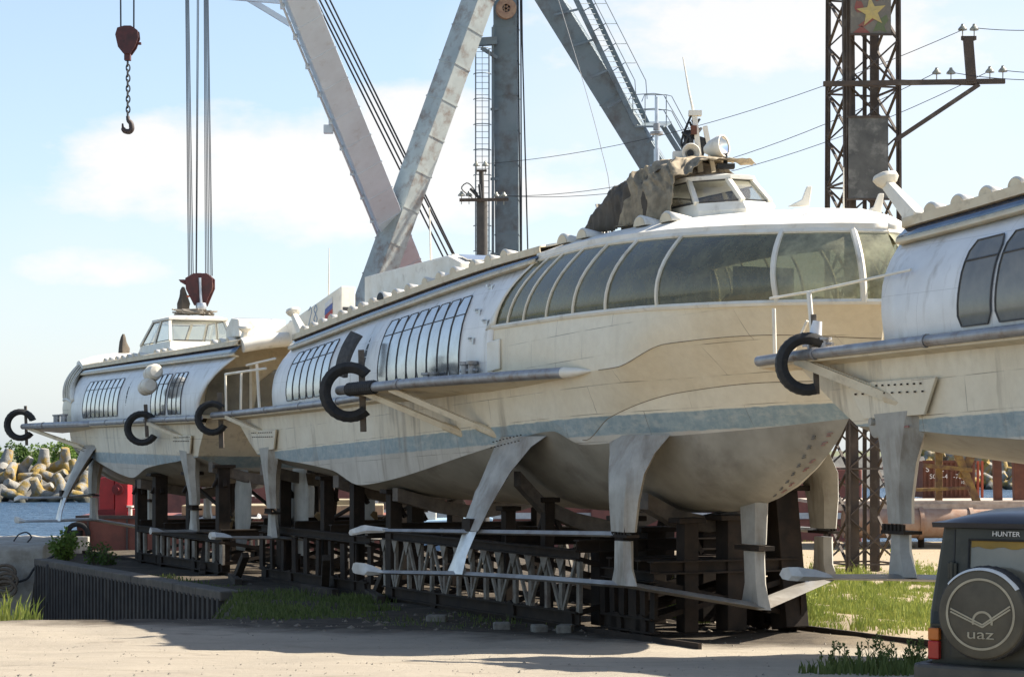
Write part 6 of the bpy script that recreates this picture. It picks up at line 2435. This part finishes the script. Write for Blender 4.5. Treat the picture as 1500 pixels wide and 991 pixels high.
# ------------------------------------------------------------------ barge, winch and things in the background
bg = empty('barge', (-13, 103.5, -2.9), .06, 'low rust red barge moored behind the far left hydrofoil', 'barge')
mb = MB()
mb.poly([(-8.4, -2.3, 0), (7.5, -2.3, 0), (8, -2.3, 2.9), (-8.6, -2.3, 2.9)], (0, 5, 0))
mb.build('hull', BARGE, bg, bev=.06)
mb = MB()
mb.box((-.3, -2.33, 2.85), (16.6, .14, .16))
for k in range(9):
    mb.box((-8 + k * 1.9, -2.34, 1.5), (.09, .1, 2.5))
mb.build('rubbing_strake', M('dark_strake', (.07, .05, .045), (.1, .07, .06)), bg)
mb = MB()
mb.tube([(-8.7, -2.2, 2.2), (-8.7, -2.2, 1.6)], .45, 14)
tyre_arc(mb, (-8.5, -2.4, 2.0), (1, 0, 0), (0, 0, 1), .5, (.16, .14), 0, 6.2, 24)
mb.build('bow_fender', TYRE, bg, smooth=40)
mb = MB()
mb.box((1.5, 0, 3.15), (10, 3.4, .5))
mb.box((4, -.5, 3.5), (3.5, 2, .35))
mb.build('cargo_hatch', M('tan_hatch_boards', (.40, .33, .2), (.3, .24, .15), scale=2), bg, bev=.04)
mb = MB()
for x in (-6, -5.2):
    mb.lathe([(0, .5), (.18, .5), (.18, .42), (.1, .38), (.1, 0)], (x, -1.9, 2.9), (0, 0, 1), 12)
mb.build('bollard', WHITE, bg, smooth=40)
rw = empty('winch_house', (W(163, 0, 100).x, 101.5, 0.0), .0, 'bright red winch house with two tall plates on the barge', 'winch')
mb = MB()
s = 100 / 3000
mb.poly([(-27 * s, 0, 0), (-4 * s, 0, 0), (-4 * s, 0, 1.85), (-11 * s, 0, 2.15), (-11 * s, 0, 1.95), (-27 * s, 0, 1.85)], (0, 1.4, 0))
mb.build('side_plate', REDP, rw, bev=.03)
mb = MB()
mb.poly([(-2 * s, -.2, 0), (17 * s, -.2, 0), (17 * s, -.2, 1.7), (6 * s, -.2, 1.9), (-2 * s, -.2, 1.9)], (0, 1.2, 0))
mb.build('side_plate', REDP, rw, bev=.03)
mb = MB()
mb.lathe([(0, -.15), (.28, -.15), (.28, .0), (.1, .02), (.1, .15), (0, .15)], (2 * s, -.3, 1.3), (0, -1, 0), 16)
mb.box((0, .6, .15), (1.9, 1.4, .3))
mb.build('drum', M('dark_red_paint', (.22, .02, .025), (.16, .02, .02)), rw, smooth=40)

mb = MB()
pp = [W(1235, 766, 100), W(1600, 766, 100)]
mb.tube(pp, .72, 24)
for k in range(5):
    p = lerp(pp[0], pp[1], .1 + .2 * k)
    mb.tube([p, p + Vector((.2, 0, 0))], .80, 24)
tag(mb.build('pipeline', BIGPIPE, smooth=40), 'thick rusty sand coloured pipe lying beyond the grass on the right', 'pipe')
jt = empty('jetty', (W(1400, 0, 104).x, 104, -1.5), 0, 'low plank jetty behind the thick rusty pipe', 'jetty')
mb = MB()
mb.box((0, -1, 2.18), (15.5, 6, .16))
mb.build('deck', PLANKM, jt)
mb = MB()
mb.box((0, -4.05, 1.95), (15.5, .12, .34))
mb.build('fascia', PLANKM, jt)
for k in range(7):
    mb = MB()
    mb.tube([(-7 + 2.3 * k, -3.2, -1), (-7 + 2.3 * k, -3.2, 2.1)], .16, 8)
    mb.build('pile', RUSTD, jt)
ct_ = empty('cargo_container', (W(1390, 0, 106).x, 106, .75), .0, 'red brown container with white numbers on the jetty behind the trestle', 'container')
mb = MB()
mb.box((0, 1.2, .98), (2.7, 2.4, 1.9))
mb.build('box', RUST, ct_, bev=.02)
mb = MB()
for k in range(12):
    mb.box((-1.25 + k * .227, -.03, .98), (.1, .06, 1.7))
for z in (.06, 1.9):
    mb.box((0, -.04, z), (2.74, .1, .12))
mb.build('corrugation', RUST, ct_)
mb = MB()
for k in range(3):
    mb.box((1.35 + .22 * k, .3, .98), (.1, .2, 1.9))
mb.build('door_bar', M('orange_rust_paint', (.40, .09, .04), (.32, .07, .03)), ct_)


def text(body, size, parent, loc, rot, mat, name='lettering', ext=.004, sx=1.0):
    cu = bpy.data.curves.new(name, 'FONT')
    cu.body = body
    cu.size = size
    cu.extrude = ext
    cu.align_x = 'CENTER'
    cu.align_y = 'CENTER'
    ob = bpy.data.objects.new(name + '_tmp', cu)
    col.objects.link(ob)
    dg = bpy.context.evaluated_depsgraph_get()
    me = bpy.data.meshes.new_from_object(ob.evaluated_get(dg))
    bpy.data.objects.remove(ob)
    me.materials.clear()
    me.materials.append(mat)
    o = bpy.data.objects.new(name, me)
    col.objects.link(o)
    o.parent = parent
    o.location = loc
    o.rotation_euler = rot
    o.scale = (sx, 1, 1)
    return o


text('S    C', .42, ct_, (-.75, -.1, 1.5), (R(90), 0, 0), TEXTW)
text('SC 1-4   -753', .34, ct_, (-.1, -.1, 1.12), (R(90), 0, 0), TEXTW)
text('10,6', .2, ct_, (.75, -.1, .82), (R(90), 0, 0), TEXTW)

ts = empty('timber_trestle', (W(1410, 0, 101).x, 101, .78), 0, 'ochre and rust stained timber trestle standing on the jetty', 'trestle')
inv_s = -Vector(ts.location)
sl = lambda x, y, dy=0: W(x, y, 101 + dy) + inv_s
for (x0, y0, x1, y1, w, dy, nm) in ((1375, 737, 1375, 596, .34, 0, 'upright'), (1434, 742, 1381, 612, .36, -.5, 'diagonal_brace'), (1408, 700, 1447, 610, .4, -.3, 'diagonal_brace'),
                                    (1462, 740, 1458, 600, .4, 0, 'upright'), (1494, 740, 1490, 600, .6, .2, 'upright'),
                                    (1352, 681, 1424, 688, .2, -.6, 'rail'), (1342, 717, 1420, 714, .16, -.6, 'rail'), (1330, 610, 1520, 604, .4, 0, 'head_beam')):
    mb = MB()
    mb.bar(sl(x0, y0, dy), sl(x1, y1, dy), w, w * .8, (0, 1, 0))
    mb.build(nm, YWOOD if x0 < 1456 else RUST, ts, bev=.02)
tg = empty('tugboat', (W(600, 0, 118).x - .4, 112.2, -3), 0.1, 'small blue and white workboat glimpsed beneath the middle hydrofoil', 'boat')
mb = MB()
mb.poly([(-4, -1.6, .2), (4.2, -1.6, .2), (5.2, -1.6, 2.6), (-4.4, -1.6, 2.2)], (0, 3.2, 0))
mb.build('hull', M('pale_blue_boat_paint', (.25, .36, .45), (.2, .3, .4), scale=2), tg, bev=.15)
mb = MB()
mb.box((.4, 0, 3.1), (3.4, 2.4, 1.5))
mb.build('cabin', WHITE, tg, bev=.08)
mb = MB()
for k in range(3):
    mb.box((-.7 + k * 1.1, -1.22, 3.3), (.7, .04, .5))
mb.build('window', PANE_DARK, tg)

# scrap and sheds beyond the bow: rusty plates and a shed wall seen between trolley posts
mb = MB()
for i, (x, y, w_, h_, a) in enumerate(((1140, 720, 2.2, 3.2, .3),)):
    p = W(x, 800, 88)
    mb.poly([(p.x - .7, 88, -1.4), (p.x + .7, 88.3, -1.4), (p.x + .75, 88.3, 2.4), (p.x - .1, 88.1, 2.6), (p.x - .72, 88, 1.9)], (0, .12, 0))
tag(mb.build('scrap_plate', M('flaking_white_rusty_plate', (.42, .38, .32), (.24, .16, .11), scale=2.5, stain=(.25, .09, .05), stain_amt=.5)), 'upright flaking white and rusty steel plate beyond the bow strut', 'scrap')

# ------------------------------------------------------------------ off-road car
CARP = M('dusty_dark_green_car_paint', (.027, .028, .02), (.042, .041, .03), rough=.40, spec=.35, scale=2.2, stain=(.10, .085, .06), stain_amt=.4, stain_scale=2.0, bmp=.05)
CARROOF = M('dark_blue_black_car_roof', (.012, .015, .022), (.02, .023, .03), rough=.28, scale=2, bmp=.03)
DUSTC = M('dusty_vinyl_wheel_cover', (.11, .10, .075), (.075, .068, .052), rough=.7, spec=.2, scale=3, stain=(.11, .095, .07), stain_amt=.5, stain_scale=2)
PALEL = M('pale_print', (.36, .33, .24), (.28, .25, .18), rough=.7, scale=6, bmp=0)
YAW = R(34)
car = empty('off_road_car', (4.44, 17.8, .62), -YAW, 'dark green boxy off-road car seen from behind with a covered spare wheel', 'car')
mb = MB()
hw = .87
side = [(0, .55), (0, 1.02), (.05, 1.15), (.12, 1.93), (1.9, 1.95), (2.05, 1.15), (3.6, 1.08), (3.7, .6)]
prof = [(x, z) for x, z in side]
rows = []
for sx, inn in ((-1, 0), (1, 0)):
    rows.append([(sx * (hw - (.09 if z > 1.2 else 0) - (.03 if z < .7 else 0)), y, z) for y, z in prof])
mb.add(rows[0] + rows[1], [tuple(range(8)), tuple(reversed(range(8, 16)))] + [(i, i + 8, (i + 1) % 8 + 8, (i + 1) % 8) for i in range(8)])
body = mb.build('body', CARP, car, bev=.035)
mb = MB()
n = 14
rows = []
for k in range(n + 1):
    a = k / n
    x = lerp(-.84, .84, a)
    zc = 1.93 + .13 * (1 - abs(2 * a - 1) ** 3.2)
    rows.append([(x, .02, 1.90), (x, .0, 1.945), (x, .05, lerp(1.95, zc, .45)), (x, .22, lerp(1.95, zc, .85)), (x, .6, zc + .015), (x, 1.6, zc + .015), (x, 1.95, 1.95)])
mb.grid(rows)
mb.add([rows[0][i] for i in range(7)], [tuple(range(7))])
mb.add([rows[-1][i] for i in range(7)], [tuple(range(7))])
mb.build('roof', CARROOF, car, smooth=40)
mb = MB()
mb.bar((-.80, .075, 1.925), (.80, .075, 1.925), .05, .04)
mb.bar((-.83, .1, 1.925), (-.83, 1.9, 1.93), .05, .04)
mb.bar((.83, .1, 1.925), (.83, 1.9, 1.93), .05, .04)
mb.build('rain_gutter', CARROOF, car)
# rear door with window
def ry(z):
    return .05 + (z - 1.15) / .78 * .07 if z > 1.15 else (0 if z < 1.02 else (z - 1.02) / .13 * .05)
mb = MB()
dx0, dx1 = -.64, .60
ring = [(dx0, .76), (dx1, .76), (dx1, 1.89), (dx0, 1.89)]
zlist = [.76, 1.02, 1.15, 1.89]
for z0, z1 in zip(zlist, zlist[1:]):
    if z0 >= 1.15:
        wx0, wx1, wz0, wz1 = -.52, .5, 1.27, 1.80
        P = lambda x, z: (x, ry(z) - .025, z)
        mb.add([P(dx0, z0), P(dx1, z0), P(dx1, wz0), P(dx0, wz0)], [(0, 1, 2, 3)])
        mb.add([P(dx0, wz1), P(dx1, wz1), P(dx1, z1), P(dx0, z1)], [(0, 1, 2, 3)])
        mb.add([P(dx0, wz0), P(wx0, wz0), P(wx0, wz1), P(dx0, wz1)], [(0, 1, 2, 3)])
        mb.add([P(wx1, wz0), P(dx1, wz0), P(dx1, wz1), P(wx1, wz1)], [(0, 1, 2, 3)])
    else:
        mb.add([(dx0, ry(z0) - .025, z0), (dx1, ry(z0) - .025, z0), (dx1, ry(z1) - .025, z1), (dx0, ry(z1) - .025, z1)], [(0, 1, 2, 3)])
door = mb.build('rear_door', CARP, car, solid=.03)
mb = MB()
P = [(-.52, ry(1.27) - .012, 1.27), (.5, ry(1.27) - .012, 1.27), (.5, ry(1.8) - .012, 1.8), (-.52, ry(1.8) - .012, 1.8)]
mb.add(P, [(0, 1, 2, 3)])
pane = mb.build('rear_window', M('dusty_sky_toned_car_window', (.20, .175, .13), (.15, .135, .10), rough=.12, scale=2.5, spec=.7, bmp=0), door)  # beige base lightened to stand in for sky reflected in the pane
mb = MB()
Q = [Vector(p) + Vector((0, -.014, 0)) for p in P]
mb.tube([Q[0], Q[1], Q[2], Q[3], Q[0], Q[1]], .018, 6)
mb.build('window_seal', BLACK, pane)
mb = MB()
wv = [(-.5 + i * .06, 1.725 + .012 * math.sin(i * 1.7)) for i in range(17)]
mb.poly([(x, ry(z) - .02, z) for x, z in wv] + [(.48, ry(1.785) - .02, 1.785), (-.5, ry(1.785) - .02, 1.785)], (0, .004, 0))
mb.build('sun_strip', M('ochre_curtain', (.30, .19, .04), (.22, .14, .03), rough=.8, bmp=0), pane)
mb = MB()
mb.bar((-.655, -.004, .78), (-.655, -.004, 1.03), .012, .02, (0, 1, 0))
mb.bar((-.655, .03, 1.15), (-.655, .095, 1.88), .012, .02, (0, 1, 0))
mb.bar((-.655, -.004, 1.03), (-.655, .03, 1.15), .012, .02, (0, 1, 0))
mb.build('door_seam', BLACK, car)
for z in (1.52, .98):
    mb = MB()
    mb.box((-.655, ry(z) - .04, z), (.085, .05, .14))
    mb.tube([(-.655, ry(z) - .06, z - .08), (-.655, ry(z) - .06, z + .08)], .018, 8)
    mb.build('hinge', CARP, door, bev=.008)
text('HUNTER', .062, door, (-.175, ry(1.85) - .05, 1.85), (R(90 - 5), 0, 0), TEXTW, ext=.002, sx=1.05)
# spare wheel
WX, WZ, WR = -.27, 1.17, .395
mb = MB()
mb.lathe([(0, -.30), (WR * .9, -.30), (WR * .97, -.285), (WR, -.25), (WR, -.11), (WR * .93, -.07), (WR * .8, -.05), (0, -.05)], (WX, 0, WZ), (0, 1, 0), 48)
sw = mb.build('spare_wheel_cover', DUSTC, car, smooth=40)
mb = MB()
tyre_arc(mb, (WX, -.16, WZ), (1, 0, 0), (0, 0, 1), WR * .80, (.115, .10), 0, 2 * math.pi, 72)
mb.build('tyre', TYRE, sw, smooth=28)
mb = MB()
F_ = -.305
mb.grid([[(WX + math.cos(a) * r_, F_ - .002, WZ + math.sin(a) * r_) for r_ in (.292, .312)] for a in linspace(0, 2 * math.pi, 64)])
mb.build('printed_ring', PALEL, sw, solid=.003)
mb = MB()
mb.grid([[(WX + .02 + math.cos(a) * r_, F_ - .002, WZ - .065 + math.sin(a) * r_) for r_ in (.075, .095)] for a in linspace(-.3, math.pi + .3, 30)])
for sx, (xe, ze) in ((-1, (-.27, .045)), (1, (.27, .085))):
    a = Vector((WX + .02, F_ - .003, WZ - .11))
    e = Vector((WX + xe, F_ - .003, WZ + ze - .02))
    mb.bar(a + Vector((0, 0, .02)), e + Vector((0, 0, .015)), .014, .004, (0, 1, 0))
    mb.bar(a - Vector((0, 0, .0)), e - Vector((0, 0, .012)), .014, .004, (0, 1, 0))
mb.build('winged_emblem', PALEL, sw)
text('uaz', .125, sw, (WX + .0, F_ - .003, WZ - .175), (R(90), 0, 0), PALEL, ext=.002, sx=1.5)
mb = MB()
rows = []
for a in linspace(.6, 2.45, 26):
    rr_ = WR * 1.012
    rows.append([(WX + math.cos(a) * rr_ * k, y, WZ + math.sin(a) * rr_ * k) for k, y in ((.95, -.302 + .0), (1.0, -.278), (1.003, -.245 - .02 * math.sin(a * 9)))])
mb.grid(rows)
mb.build('painted_rim_highlight', M('white_highlight_paint', (.7, .68, .62), (.5, .48, .42), rough=.5), sw, smooth=50)  # white strip painted in place of sunlight on the cover's top rim
mb = MB()
mb.box((.30, ry(1.06) - .05, 1.06), (.16, .03, .03))
mb.box((.38, ry(1.06) - .04, 1.06), (.05, .03, .07))
mb.build('door_handle', BLACK, door, bev=.006)
mb = MB()
mb.tube([(.1, ry(1.27) - .045, 1.27), (-.32, ry(1.4) - .045, 1.40)], .008, 5)
mb.bar((-.5, ry(1.34) - .04, 1.345), (-.12, ry(1.46) - .04, 1.46), .012, .012)
mb.build('wiper', BLACK, door)
mb = MB()
mb.bar((-.845, -.012, 1.035), (-.66, -.012, 1.035), .02, .012, (0, 1, 0))
mb.build('body_crease', CARP, car)
# lamps, bumper, wheels
for sx in (-1, 1):
    mb = MB()
    mb.box((sx * .80, -.03, .955), (.105, .07, .11))
    tlm = mb.build('tail_lamp', M('amber_lens', (.55, .16, .02), (.45, .12, .02), rough=.2, bmp=0), car, bev=.012)
    mb = MB()
    mb.box((sx * .80, -.03, .815), (.105, .07, .165))
    mb.build('red_lens', M('red_lens', (.42, .02, .015), (.3, .015, .012), rough=.2, bmp=0), tlm, bev=.012)
mb = MB()
mb.box((0, -.12, .62), (1.84, .16, .16))
mb.box((-.93, .12, .62), (.07, .5, .16))
mb.box((.93, .12, .62), (.07, .5, .16))
mb.build('bumper', M('dusty_grey_bumper', (.085, .078, .062), (.055, .052, .045), rough=.6, scale=3), car, bev=.03)
for sx in (-1, 1):
    for yy in (.75, 3.05):
        mb = MB()
        mb.lathe([(0, .11), (.16, .11), (.2, .05), (.26, .1), (.35, .11), (.375, .06), (.375, -.06), (.35, -.11), (.2, -.1), (0, -.1)], (sx * .74, yy, .375), (sx, 0, 0), 32)
        mb.build('wheel', TYRE, car, smooth=40)
mb = MB()
mb.box((0, .35, .52), (1.2, .5, .12))
mb.tube([(-.3, .1, .48), (-.3, -.12, .5)], .03, 8)
mb.build('underbody', BLACK, car)
for sx in (-1, 1):
    mb = MB()
    mb.poly([(sx * .80, .45, 1.3), (sx * .80, 1.55, 1.3), (sx * .79, 1.55, 1.78), (sx * .79, .45, 1.78)], (sx * .012, 0, 0))
    mb.build('side_window', PANE_DARK, car)
